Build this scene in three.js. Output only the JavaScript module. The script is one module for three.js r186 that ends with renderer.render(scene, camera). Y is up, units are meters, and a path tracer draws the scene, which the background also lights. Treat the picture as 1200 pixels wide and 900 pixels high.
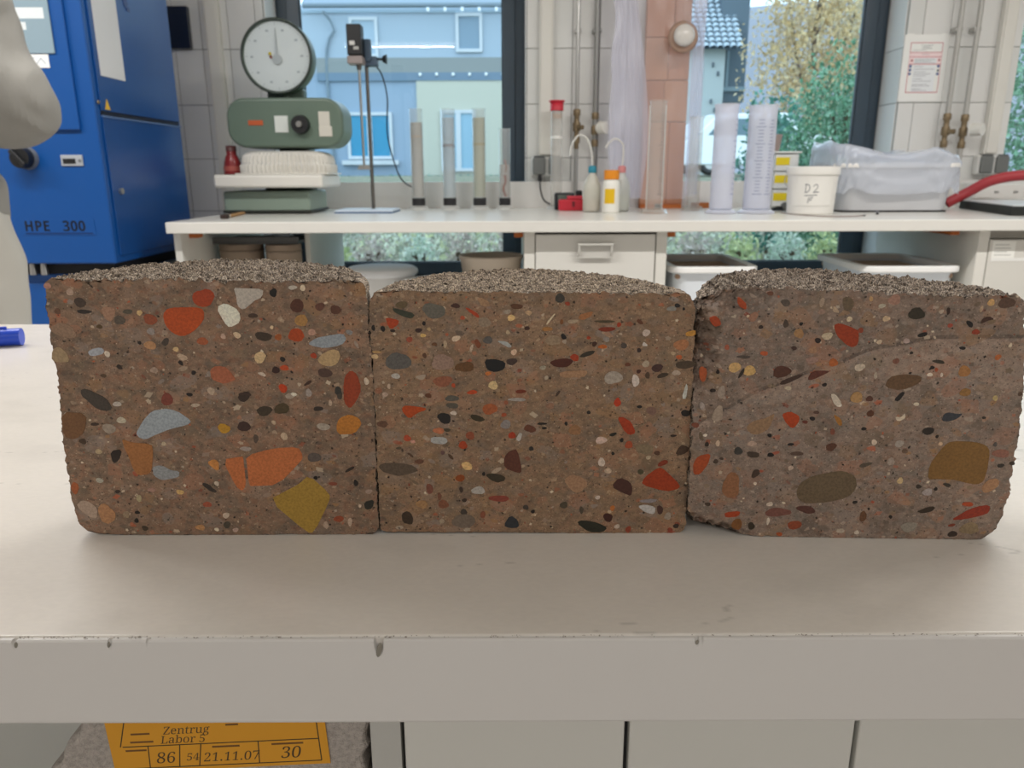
import * as THREE from 'three';
import { RoundedBoxGeometry } from 'three/addons/geometries/RoundedBoxGeometry.js';
import { mergeGeometries, mergeVertices } from 'three/addons/utils/BufferGeometryUtils.js';
import { MarchingCubes } from 'three/addons/objects/MarchingCubes.js';
import { RectAreaLightUniformsLib } from 'three/addons/lights/RectAreaLightUniformsLib.js';
import { createNoise3D, createNoise2D } from 'simplex-noise';

// ---------- camera, sky, lamps, exposure ----------
const scene = new THREE.Scene();
const camera = new THREE.PerspectiveCamera(53.13, 4 / 3, 0.02, 400);
camera.position.set(0, 1.0775, 0);
camera.rotation.order = 'YXZ';
camera.rotation.set(THREE.MathUtils.degToRad(-15.35), 0, THREE.MathUtils.degToRad(-0.2));
camera.focus = 0.40;
camera.userData.fStop = 19;
scene.add(camera);
const renderer = new THREE.WebGLRenderer({ antialias: true });
renderer.toneMapping = THREE.LinearToneMapping;
renderer.toneMappingExposure = 0.93;
renderer.shadowMap.enabled = true;
RectAreaLightUniformsLib.init();
scene.background = new THREE.Color().setRGB(0.68, 0.88, 1.0);     // even overcast sky, bluish against the warm lamps
scene.backgroundIntensity = 2.5;
scene.environment = null;
const LAMP = new THREE.Color().setRGB(1.0, 0.97, 0.938);
const CEIL = 2.85;
// [x, z, power] of each ceiling batten: the row over the aisle by the windows does most of the work
const LAMPS = [[-1.39, 2.06, 118], [1.25, 2.06, 118], [-1.39, -1.6, 205], [1.25, -1.6, 205], [-3.2, -1.6, 205], [3.1, -1.6, 130]];  // last two battens are unseen, added to brighten the room sides

// ---------- helpers ----------
let seed = 7;
const rnd = () => { seed = (seed * 1664525 + 1013904223) >>> 0; return seed / 4294967296; };
const rr = (a, b) => a + (b - a) * rnd();
const noise3 = createNoise3D(rnd), noise2 = createNoise2D(rnd);
const V = (x, y, z) => new THREE.Vector3(x, y, z);
const lerp = THREE.MathUtils.lerp, clamp = THREE.MathUtils.clamp, sstep = THREE.MathUtils.smoothstep;
const fbm3 = (x, y, z, o = 4) => { let s = 0, a = 0.5; for (let i = 0; i < o; i++) { s += a * noise3(x, y, z); x *= 2.03; y *= 2.03; z *= 2.03; a *= 0.5; } return s; };
const fbm2 = (x, y, o = 4) => { let s = 0, a = 0.5; for (let i = 0; i < o; i++) { s += a * noise2(x, y); x *= 2.03; y *= 2.03; a *= 0.5; } return s; };
const M = (color, roughness = 0.6, o = {}) => new THREE.MeshPhysicalMaterial({ color, roughness, ...o });
const names = new Map();
const numbered = (n) => { const k = names.get(n) ?? 0; names.set(n, k + 1); return k ? n + '_' + String(k).padStart(3, '0') : n; };
function shade(o) { o.castShadow = true; o.receiveShadow = true; return o; }
function tag(o, label, category, group) { Object.assign(o.userData, { label, category }); if (group) o.userData.group = group; return o; }
function thing(name, label, category, [x, y, z] = [0, 0, 0], turn = 0, group) {
  const o = new THREE.Group(); o.name = numbered(name); o.position.set(x, y, z); o.rotation.y = turn; scene.add(o);
  return tag(o, label, category, group);
}
function part(name, geo, mat, parent, label) {
  const m = shade(new THREE.Mesh(Array.isArray(geo) ? merge(geo) : geo, mat)); m.name = name; parent.add(m);
  if (label) m.userData.label = label;
  return m;
}
function struct(name, geo, mat, parent = scene) {
  const m = shade(new THREE.Mesh(Array.isArray(geo) ? merge(geo) : geo, mat)); m.name = parent === scene ? numbered(name) : name; parent.add(m);
  if (parent === scene) m.userData.kind = 'structure';
  return m;
}
function structGroup(name) { const g = new THREE.Group(); g.name = name; g.userData.kind = 'structure'; scene.add(g); return g; }
function merge(list) {
  return mergeGeometries(list.map((g) => { const n = g.index ? g.toNonIndexed() : g.clone(); for (const k of Object.keys(n.attributes)) if (!['position', 'normal', 'uv'].includes(k)) n.deleteAttribute(k); n.morphAttributes = {}; n.clearGroups(); return n; }));
}
// box by centre; r rounds its edges
function bx(w, h, d, x = 0, y = 0, z = 0, r = 0, seg = 2) {
  const g = r > 0 ? new RoundedBoxGeometry(w, h, d, seg, Math.min(r, w / 2.01, h / 2.01, d / 2.01)) : new THREE.BoxGeometry(w, h, d);
  return g.translate(x, y, z);
}
// box by its limits
const bb = (x0, x1, y0, y1, z0, z1, r = 0) => bx(x1 - x0, y1 - y0, z1 - z0, (x0 + x1) / 2, (y0 + y1) / 2, (z0 + z1) / 2, r);
const cy = (rt, rb, h, x = 0, y = 0, z = 0, seg = 32, open = false) => new THREE.CylinderGeometry(rt, rb, h, seg, 1, open).translate(x, y, z);
const lathe = (pts, seg = 40) => new THREE.LatheGeometry(pts.map(([r, y]) => new THREE.Vector2(r, y)), seg);
const tube = (pts, r, seg = 24, rs = 8) => new THREE.TubeGeometry(new THREE.CatmullRomCurve3(pts.map((p) => V(...p))), seg, r, rs);
const flat = (w, h, x, y, z, t = 0.0006) => bx(w, h, t, x, y, z);
function extrude(pts, depth, bevel = 0, holes = []) {
  const s = new THREE.Shape(pts.map(([x, y]) => new THREE.Vector2(x, y)));
  for (const h of holes) s.holes.push(new THREE.Path(h.map(([x, y]) => new THREE.Vector2(x, y))));
  return new THREE.ExtrudeGeometry(s, { depth, bevelEnabled: bevel > 0, bevelSize: bevel, bevelThickness: bevel, bevelSegments: 3, steps: 1, curveSegments: 12 });
}
function roundRect(w, h, r) {
  const s = new THREE.Shape(), x = -w / 2, y = -h / 2;
  s.moveTo(x + r, y); s.lineTo(x + w - r, y); s.absarc(x + w - r, y + r, r, -Math.PI / 2, 0); s.lineTo(x + w, y + h - r); s.absarc(x + w - r, y + h - r, r, 0, Math.PI / 2);
  s.lineTo(x + r, y + h); s.absarc(x + r, y + h - r, r, Math.PI / 2, Math.PI); s.lineTo(x, y + r); s.absarc(x + r, y + r, r, Math.PI, Math.PI * 1.5);
  return s;
}
function data(w, h, fn, srgb = false, repeat) {                   // fn(u, v) -> [r, g, b] 0..1 or a grey
  const d = new Uint8Array(w * h * 4);
  for (let j = 0; j < h; j++) for (let i = 0; i < w; i++) { const c = fn(i / w, j / h), o = (j * w + i) * 4; for (let k = 0; k < 3; k++) d[o + k] = clamp((c.length ? c[k] : c) * 255, 0, 255); d[o + 3] = 255; }
  return texture(new THREE.DataTexture(d, w, h, THREE.RGBAFormat), srgb, repeat);
}
function texture(t, srgb, repeat) {
  t.magFilter = THREE.LinearFilter; t.wrapS = t.wrapT = THREE.RepeatWrapping; if (srgb) t.colorSpace = THREE.SRGBColorSpace; if (repeat) t.repeat.set(...repeat); t.needsUpdate = true; return t;
}
function print(w, h, draw) {                                       // flat print: lettering, posters, screens
  const c = document.createElement('canvas'); c.width = w; c.height = h; const g = c.getContext('2d'); draw(g, w, h);
  const t = new THREE.CanvasTexture(c); t.colorSpace = THREE.SRGBColorSpace; t.magFilter = THREE.LinearFilter; return t;
}
// a printed sheet: box of small thickness whose front face shows the print
function sheet(w, h, t, tex, edge, rough = 0.7) {
  const e = M(edge, rough), f = M(0xffffff, rough, { map: tex });
  return [new THREE.BoxGeometry(w, h, t), [e, e, e, e, f, e]];
}

// ---------- common materials ----------
const mLaminate = M(0xe4e0d6, 0.32, {});
const mLamEdge = M(0xdad7d3, 0.42);
const mWhite = M(0xdedcd4, 0.45), mWhiteGloss = M(0xe6e5df, 0.22), mSteel = M(0xb9b9b6, 0.3, { metalness: 0.9 }), mDarkSteel = M(0x74716c, 0.38, { metalness: 0.85 });
const mBrass = M(0x85745a, 0.45, { metalness: 0.5 }), mBlack = M(0x17181a, 0.45), mGrey = M(0x6d706e, 0.5), mFrame = M(0x414f5b, 0.36), mSeal = M(0x0c1018, 0.5);
const mOrangeWood = M(0xb8662c, 0.6), mPaint = M(0xdad6d2, 0.85);
const mPaneGlass = M(0xf4faff, 0.0, { transmission: 1, thickness: 0, ior: 1.5 });
const clear = (color, rough = 0.1, tr = 0.9, o = {}) => M(color, rough, { transmission: tr, thickness: 0, side: THREE.DoubleSide, ...o });

// ---------- room ----------
const WZ = -3.95, FZ = -4.16;                                     // wall face, window plane
{
  struct('floor', bb(-4.2, 4.2, -0.12, 0, -4.25, 4.2), M(0xc6c2be, 0.45));
  struct('ceiling', bb(-4.2, 4.2, CEIL, CEIL + 0.15, -4.25, 4.2), M(0xdedcd6, 0.9));
  struct('wall_left', bb(-4.2, -4.05, 0, CEIL, -4.25, 4.2), mPaint);
  struct('wall_right', bb(4.05, 4.2, 0, CEIL, -4.25, 4.2), mPaint);
  struct('wall_front', bb(-4.05, 4.05, 0, CEIL, 4.05, 4.2), mPaint);
  const hole = (x0, x1, y0, y1) => [[x0, y0], [x1, y0], [x1, y1], [x0, y1]];
  const openings = [[-1.165, 0.075], [0.69, 1.876], [2.43, 3.62]], OB = 0.5, OT = 2.35;
  const wall = struct('wall_back', extrude([[-4.05, 0], [4.05, 0], [4.05, CEIL], [-4.05, CEIL]], 0.30, 0, openings.map(([a, b]) => hole(a, b, OB, OT))).translate(0, 0, WZ - 0.306), M(0x8f908c, 0.8));
  // glazed wall tiles, each its own piece, joints recessed
  const tileG = bx(0.1275, 0.2475, 0.007, 0, 0, 0, 0.0016, 1);
  const tileMats = [0xe2e2df, 0xdedfdc, 0xe5e5e2].map((c) => M(c, 0.16));
  const mDarkTile = M(0x1d2536, 0.3);
  const clipTile = (x0, x1, yc) => { const w = x1 - x0; const t = part('tile', w > 0.126 ? tileG : bx(w, 0.2475, 0.007, 0, 0, 0, 0.0016, 1), tileMats[Math.floor(rnd() * 3)], wall); t.position.set((x0 + x1) / 2, yc, WZ - 0.0026); return t; };
  for (let r = 0; r < 7; r++) {
    const yc = 0.525 + r * 0.25;
    for (const [a, b, o] of [[-2.40, -1.168, -1.337], [0.078, 0.687, 0.294], [1.879, 2.427, 1.953]]) {
      let x = o - Math.ceil((o - a) / 0.13) * 0.13;
      for (; x < b; x += 0.13) { const x0 = Math.max(x + 0.00125, a), x1 = Math.min(x + 0.12875, b); if (x1 - x0 > 0.012) clipTile(x0, x1, yc); }
    }
    // tiles on the window reveal that faces the room on the right, and on the one at the left
    for (const [X, s] of [[1.876, -1], [0.075, -1], [-1.165, 1]]) { const t = part('tile', tileG, tileMats[r % 3], wall); t.scale.x = 1.42; t.rotation.y = s * Math.PI / 2; t.position.set(X + s * 0.0026, yc, -4.05); }
  }
  tag(part('dark_panel', bb(-1.66, -1.512, 1.652, 1.835, WZ, WZ + 0.03, 0.003), mDarkTile, scene), 'small dark navy box fixed high on the tiles right of the blue machine', 'wall box').name = 'wall_box';
  openings.forEach(([a, b], k) => {
    const w = structGroup('window_' + (k + 1)), f = 0.06, s = 0.062;
    const ring = (x0, x1, y0, y1, t, z0, z1) => [bb(x0, x1, y0, y0 + t, z0, z1, 0.003), bb(x0, x1, y1 - t, y1, z0, z1, 0.003), bb(x0, x0 + t, y0 + t, y1 - t, z0, z1, 0.003), bb(x1 - t, x1, y0 + t, y1 - t, z0, z1, 0.003)];
    part('window_frame', ring(a, b, OB, OT, f, FZ - 0.05, FZ + 0.0), mFrame, w);
    part('sash', ring(a + f - 0.005, b - f + 0.005, OB + f - 0.005, OT - f + 0.005, s, FZ - 0.04, FZ + 0.012), mFrame, w);
    part('seal', ring(a + f + s - 0.006, b - f - s + 0.006, OB + f + s - 0.006, OT - f - s + 0.006, 0.006, FZ - 0.02, FZ + 0.004), mSeal, w);
    part('glass_pane', bb(a + f + s - 0.004, b - f - s + 0.004, OB + f + s - 0.004, OT - f - s + 0.004, FZ - 0.012, FZ - 0.011), mPaneGlass, w).geometry = new THREE.PlaneGeometry(b - a - 2 * (f + s) + 0.008, OT - OB - 2 * (f + s) + 0.008).translate((a + b) / 2, (OB + OT) / 2, FZ - 0.012);
  });
  struct('trim_1', bb(-0.98, 3.3, 0.905, 1.037, WZ + 0.012, WZ + 0.03, 0.003), M(0xdedcd8, 0.45));   // white upstand behind the bench
  // vertical cable ducts on the wall
  for (const [x, n, l, y0] of [[-1.40, 'cable_duct', 'white vertical cable duct on the tiles between blue machine and green balance', 0.91], [0.168, 'cable_duct', 'white vertical cable duct on the tiled pillar behind the red capped tube', 1.16], [2.34, 'cable_duct', 'white vertical cable duct right of the two brass tapped pipes', 1.16]])
    tag(part(n, [bx(0.066, 2.8 - y0, 0.036, x, (2.8 + y0) / 2, WZ + 0.02, 0.004), bx(0.05, 2.79 - y0, 0.006, x, (2.8 + y0) / 2, WZ + 0.04, 0.002)], mWhite, scene), l, 'cable duct').name = numbered(n);
  // ceiling battens: housing, end caps, one glowing tube each
  const tubeMat = new THREE.MeshStandardMaterial({ color: 0xffffff, emissive: LAMP, emissiveIntensity: 2.6 });
  LAMPS.forEach(([x, z, power], k) => {
    const t = thing('ceiling_lamp', ['ceiling batten lamp behind the camera on the left, mirrored in the window', 'ceiling batten lamp behind the camera on the right', 'ceiling batten lamp above the aisle on the left', 'ceiling batten lamp above the aisle on the right', 'added unseen ceiling batten brightening the left of the room', 'added unseen ceiling batten brightening the right of the room'][k], 'lamp', [x, 2.62, z]);
    part('housing', bx(1.46, 0.05, 0.12, 0, 0.075, 0, 0.006), mWhite, t);
    for (const s of [-1, 1]) part('rod', cy(0.006, 0.006, CEIL - 2.72, s * 0.5, (CEIL - 2.72) / 2 + 0.1, 0, 8), mWhite, t);
    part('tube', new THREE.CapsuleGeometry(0.019, 1.36, 4, 12).rotateZ(Math.PI / 2).translate(0, 0.02, 0), tubeMat, t);
    for (const s of [-1, 1]) part('end_cap', bx(0.02, 0.06, 0.05, s * 0.715, 0.03, 0, 0.004), mWhite, t);
    const l = new THREE.RectAreaLight(LAMP, power, 1.36, 0.045); l.position.set(x, 2.61, z); l.lookAt(x, 0, z); l.name = 'lamp_light'; scene.add(l);
  });
}

// ---------- work table in front ----------
const TY = 0.90;
{
  const t = thing('work_table', 'white laminate work table carrying the three sawn concrete blocks', 'table', [0, 0, 0]);
  const topTex = data(1024, 512, (u, v) => {
    const x = u * 2.3, y = v * 0.67;
    let k = 0.985 + 0.02 * fbm2(x * 9, y * 9, 3) + 0.012 * noise2(x * 420, y * 420);
    const smear = fbm2(x * 5 + 20, y * 7, 4); if (smear > 0.28) k -= 0.10 * (smear - 0.28);
    const scratch = Math.abs(fbm2(x * 3.1 + 7, y * 14 - x * 2, 2)); if (scratch < 0.0035 && noise2(x * 6, y * 6) > 0.25) k -= 0.10;
    return [k, k * 0.992, k * 0.975];
  }, true);
  const top = part('table_top', bb(-1.05, 1.25, TY - 0.006, TY, -0.9327, -0.2688, 0.0012), M(0xe6e2dd, 0.26, { map: topTex }), t);
  { const p = top.geometry.attributes.position, uv = top.geometry.attributes.uv; for (let i = 0; i < p.count; i++) uv.setXY(i, (p.getX(i) + 1.05) / 2.3, (p.getZ(i) + 0.9327) / 0.67); }
  part('core_board', bb(-1.05, 1.25, TY - 0.0395, TY - 0.006, -0.9327, -0.2695), mLamEdge, t);
  // front edge band: its arris has one deep nick and some small knocks, cut into the profile
  {
    const n = 2300, shape = [];
    const knocks = [[-0.0532, 0.0016, 0.0042], [-0.198, 0.0008, 0.0014], [-0.160, 0.0007, 0.0012], [0.0731, 0.0007, 0.0012], [0.075, 0.0005, 0.001], [-0.145, 0.0006, 0.0009]];
    const g = new THREE.BufferGeometry(), P = [], I = [];
    const xs = []; for (let i = 0; i <= 60; i++) xs.push(-1.05 + i * 2.3 / 60); for (const [kx, w] of knocks) for (let j = -6; j <= 6; j++) xs.push(kx + j * w / 4); xs.sort((a, b) => a - b);
    const prof = [[-0.2695, TY - 0.0007], [-0.2674, TY - 0.0007], [-0.2667, TY - 0.0014], [-0.2667, TY - 0.0039], [-0.2667, TY - 0.0385], [-0.2672, TY - 0.0395], [-0.2695, TY - 0.0395]];
    for (const x of xs) {
      let cut = 0; for (const [kx, w, d] of knocks) { const q = Math.abs(x - kx) / w; if (q < 1.2) cut = Math.max(cut, d * (1 - (q / 1.2) ** 3)); }
      prof.forEach(([z, y], j) => { let yy = y, zz = z; if (cut > 0 && j > 0 && j < 4) { yy = y - cut * [0, 1, 1, 1][j]; zz = z - [0, 0.0012, 0.001, 0][j] * Math.min(1, cut / 0.002); } P.push(x, yy, zz); });
    }
    const m = prof.length; for (let i = 0; i < xs.length - 1; i++) for (let j = 0; j < m - 1; j++) { const a = i * m + j, b = a + m; I.push(a, b, a + 1, b, b + 1, a + 1); }
    g.setAttribute('position', new THREE.Float32BufferAttribute(P, 3)); g.setIndex(I); const f = g.toNonIndexed(); f.computeVertexNormals();
    part('edge_band', f, mLamEdge, t, 'white front edge band with a small chipped nick');
  }
  for (const [x, y, w, h] of [[-0.0532, 0.0052, 0.0011, 0.0034], [-0.1972, 0.0024, 0.0007, 0.0014], [-0.1604, 0.0024, 0.0006, 0.0014], [0.0731, 0.0022, 0.0006, 0.0011]]) part('nick', new THREE.SphereGeometry(1, 12, 8).scale(w, h, 0.0004).rotateZ(-0.22).translate(x, TY - y, -0.26665), M(0x8b867b, 0.9), t, 'small grey chipped nick');
  // dirt lodged in the joint between the top and the edge band: crumbs of grit
  {
    const list = []; for (let i = 0; i < 420; i++) { const x = rr(-0.26, 0.27), s = rr(0.00010, 0.00026) * (rnd() < 0.05 ? 1.6 : 1); if (noise2(x * 14, 3) < rr(-0.9, 0.3)) continue; const g = new THREE.IcosahedronGeometry(s, 0); g.scale(rr(1, 2.4), 0.45, 1); g.translate(x, TY - 0.0003, -0.2683 + rr(-0.0009, 0.0006)); list.push(g); }
    const d = part('grit', list, M(0x75685a, 0.95), t); d.userData.kind = 'stuff';
  }
  part('door', bb(-0.0505, 0.0515, 0.12, 0.855, -0.318, -0.300, 0.001), M(0xd2d1ca, 0.4), t);
  part('door', bb(0.0538, 0.1578, 0.12, 0.855, -0.318, -0.300, 0.001), M(0xd2d1ca, 0.4), t);
  part('door', bb(0.160, 0.56, 0.12, 0.855, -0.318, -0.300, 0.001), M(0xd2d1ca, 0.4), t);
  for (const x of [0.0526, 0.1589]) part('door_gap_shade', bb(x - 0.0018, x + 0.0018, 0.12, 0.855, -0.317, -0.306), mBlack, t);  // black strips paint the shade in the gaps between the doors
  part('cabinet_body', [bb(-0.0665, -0.0525, 0, 0.86, -0.90, -0.302), bb(-0.0525, 1.2, 0.1, 0.12, -0.90, -0.33), bb(-0.0525, 1.2, 0, 0.1, -0.88, -0.36), bb(1.186, 1.2, 0.12, 0.86, -0.90, -0.302), bb(-0.0525, 1.186, 0.12, 0.86, -0.90, -0.885), bb(0.57, 1.186, 0.12, 0.855, -0.318, -0.30)], M(0xb9b8b2, 0.5), t);
  part('low_shelf', bb(-1.02, -0.0665, 0.51, 0.535, -0.90, -0.285, 0.002), mWhite, t);
  part('side_panel', bb(-1.04, -1.02, 0, 0.86, -0.92, -0.29), mWhite, t);
  part('cross_rail', bb(-1.02, -0.0665, 0.78, 0.86, -0.92, -0.90), mWhite, t);
}

// ---------- the three sawn concrete blocks ----------
const PHOTO_GAIN = 1.70;                                           // colours below were read off the dim sawn faces
const lin = (h) => { const c = new THREE.Color(h).multiplyScalar(PHOTO_GAIN); if (c.r > 5 * c.g) c.g *= 1.22; return c; };
const mottle = data(512, 512, (u, v) => { const f = Math.abs(fbm2(u * 9 + 3, v * 11, 3)), n = 0.86 + 0.26 * fbm2(u * 20, v * 20, 4) + 0.10 * noise2(u * 110, v * 110) + (f < 0.02 ? 0.14 : 0) - (noise2(u * 60, v * 60 + 9) > 0.72 ? 0.2 : 0); return [n, n * 0.99, n * 0.98]; }, false);
const mStone = new THREE.MeshStandardMaterial({ color: 0xffffff, vertexColors: true, roughness: 0.62, map: mottle, bumpMap: mottle, bumpScale: 0.0001 });
const roughTex = data(512, 512, (u, v) => 0.5 + 0.35 * fbm2(u * 60, v * 60, 3) + 0.25 * noise2(u * 230, v * 230), false);
const skinTex = data(512, 512, (u, v) => { const a = noise2(u * 95, v * 95), b = noise2(u * 200 + 7, v * 200), c = fbm2(u * 14, v * 14, 3); let k = 0.60 + 0.34 * a + 0.34 * b + 0.34 * c; k = clamp(k, 0.10, 1.05); return [k, k * (0.945 + 0.02 * c), k * (0.88 + 0.03 * c)]; }, true);
const FACE_W = 0.160, FACE_X = -0.080, FACE_H = 0.140, FACE_Y = -0.005, TW = 1024, TH = 896;
function sawnFace(pal, seedOff, arc) {
  seed = 1000 + seedOff;
  const col = new Float32Array(TW * TH * 3), hgt = new Float32Array(TW * TH).fill(0.8), C = (h) => new THREE.Color(h), pick = (l) => l[Math.floor(rnd() * l.length)];
  const base = pal.base.map(C), px = TW / (FACE_W * 1000);         // pixels per mm
  for (let j = 0; j < TH; j++) for (let i = 0; i < TW; i++) {
    const x = i / px, y = j / px, o = (j * TW + i) * 3, s = seedOff;
    const a = sstep(fbm2(x / 26 + s, y / 20, 3), -0.35, 0.35), b = sstep(fbm2(x / 14 + 9, y / 9 + s, 3), -0.3, 0.4), c = sstep(fbm2(x / 9 - s, y / 7, 2), 0.05, 0.5);
    const g = 0.92 + 0.30 * fbm2(x / 5 + s, y / 4, 3) + 0.20 * fbm2(x * 0.8 + s, y * 0.8, 2) + 0.16 * noise2(x * 2.6, y * 2.6) + 0.16 * (rnd() - 0.5);
    let d = 0;
    if (arc) { const ya = arc(x + FACE_X * 1000) - (y + FACE_Y * 1000); const xf = x + FACE_X * 1000, wide = 4 + 24 * clamp((xf + 70) / 150, 0, 1) + 4 * fbm2(x / 6, y / 6, 3); d = ya > 0 && ya < wide ? clamp(ya / 0.8, 0, 1) * clamp((wide - ya) / 2, 0, 1) * (0.8 + 0.4 * fbm2(x / 7, y / 7 + 4, 3)) : ya > 0 ? 0.25 : 0; if (ya > -1.6 && ya <= 0.15) d = -0.8 - 0.3 * noise2(x * 0.4, 7); hgt[j * TW + i] = ya > 0 ? 0.74 : 0.8; }
    for (let k = 0; k < 3; k++) { const q = (n) => [base[n].r, base[n].g, base[n].b][k]; let m = lerp(lerp(q(0), q(1), a), lerp(q(2), q(0), a), b * 0.8); m = lerp(m, q(3), c * 0.6); col[o + k] = m * g * (1 + 0.42 * d); }
  }
  const blot = (X, Y, rx, ry, rot, c, al, h = 0) => {              // one grain, in mm on the face
    const cx = (X - FACE_X * 1000) * px, cyy = (Y - FACE_Y * 1000) * px, R = Math.ceil(Math.max(rx, ry) * px * 1.3) + 1, cs = Math.cos(rot), sn = Math.sin(rot), ph = rnd() * 6.3, lob = 2 + Math.floor(rnd() * 4);
    for (let j = Math.max(0, Math.floor(cyy - R)); j <= Math.min(TH - 1, cyy + R); j++) for (let i = Math.max(0, Math.floor(cx - R)); i <= Math.min(TW - 1, cx + R); i++) {
      const dx = (i - cx) / px, dy = (j - cyy) / px, p = (dx * cs + dy * sn) / rx, q = (-dx * sn + dy * cs) / ry, t = Math.sqrt(p * p + q * q) * (1 + 0.16 * Math.sin(lob * Math.atan2(q, p) + ph));
      const e = clamp((1.05 - t) * Math.min(rx, ry) * px * 0.8, 0, 1) * al; if (e <= 0) continue;
      const o = (j * TW + i) * 3, v = 0.92 + 0.16 * rnd(); col[o] = lerp(col[o], c.r * v, e); col[o + 1] = lerp(col[o + 1], c.g * v, e); col[o + 2] = lerp(col[o + 2], c.b * v, e);
      if (h) hgt[j * TW + i] = lerp(hgt[j * TW + i], h, e);
    }
  };
  const at = () => [rr(-80, 80), rr(-3, 134)];
  const grains = pal.grain.map(C), darks = [0x1c1511, 0x221a15, 0x2a201a, 0x120e0c].map(C), lights = [0xa8967f, 0x9a8a76, 0xb5a790, 0x8f8272].map(C), reds = [0x8a3518, 0x7a4028, 0x94482a, 0x6a2c1a].map(C);
  const softs = [0x544636, 0x85654f, 0x766c64, 0x80603f, 0x4c4036, 0x8a5c44, 0x6c5c48, 0x7c6a5c].map(C);
  for (let i = 0; i < 330; i++) { const r = rr(1.4, 4.2); blot(...at(), r * rr(1, 1.8), r, rr(-0.7, 0.7), pick(softs), rr(0.14, 0.42)); }
  for (let i = 0; i < 12500; i++) { const r = rr(0.11, 0.36); blot(...at(), r * rr(0.7, 1.8), r, rr(0, 3.1), pick(grains), rr(0.35, 0.8)); }
  for (let i = 0; i < 1500; i++) { const r = rr(0.35, 0.9); blot(...at(), r * rr(0.9, 2.0), r, rr(-0.6, 0.6), pick(grains), rr(0.25, 0.65)); }
  for (let i = 0; i < 190; i++) { const r = rr(0.6, 1.3); blot(...at(), r * rr(1, 2), r, rr(-0.6, 0.6), rnd() < 0.2 ? pick(lights) : rnd() < 0.2 ? pick(reds) : pick(softs), rr(0.35, 0.8)); }
  for (let i = 0; i < 1700; i++) { const r = rr(0.10, 0.28); blot(...at(), r * rr(0.8, 1.7), r, rr(0, 3.1), pick(lights), rr(0.35, 0.85)); }
  for (let i = 0; i < 60; i++) { const r = rr(0.35, 0.75); blot(...at(), r * rr(1, 1.5), r, rr(0, 3.1), pick(lights), rr(0.6, 0.95)); }
  for (let i = 0; i < 3400; i++) { const r = rr(0.10, 0.30) * (rnd() < 0.08 ? 1.9 : 1); blot(...at(), r * rr(0.9, 1.7), r, rr(0, 3.1), pick(darks), rr(0.6, 1), 0.2); }
  for (let i = 0; i < 80; i++) { const r = rr(0.25, 0.5); blot(...at(), r * rr(1, 2), r, rr(0, 3.1), pick(reds), rr(0.5, 0.9)); }
  const a = new Uint8Array(TW * TH * 4), b = new Uint8Array(TW * TH * 4), c = new THREE.Color();
  for (let i = 0; i < TW * TH; i++) {
    c.setRGB(...[0, 1, 2].map((k) => clamp(col[i * 3 + k] * PHOTO_GAIN, 0, 1))).convertLinearToSRGB();
    a.set([c.r * 255, c.g * 255, c.b * 255, 255], i * 4); const h = clamp(hgt[i] + 0.1 * (rnd() - 0.5), 0, 1) * 255; b.set([h, h, h, 255], i * 4);
  }
  return M(0xffffff, 0.72, { map: texture(new THREE.DataTexture(a, TW, TH), true), bumpMap: texture(new THREE.DataTexture(b, TW, TH), false), bumpScale: 0.0006 });
}
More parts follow.
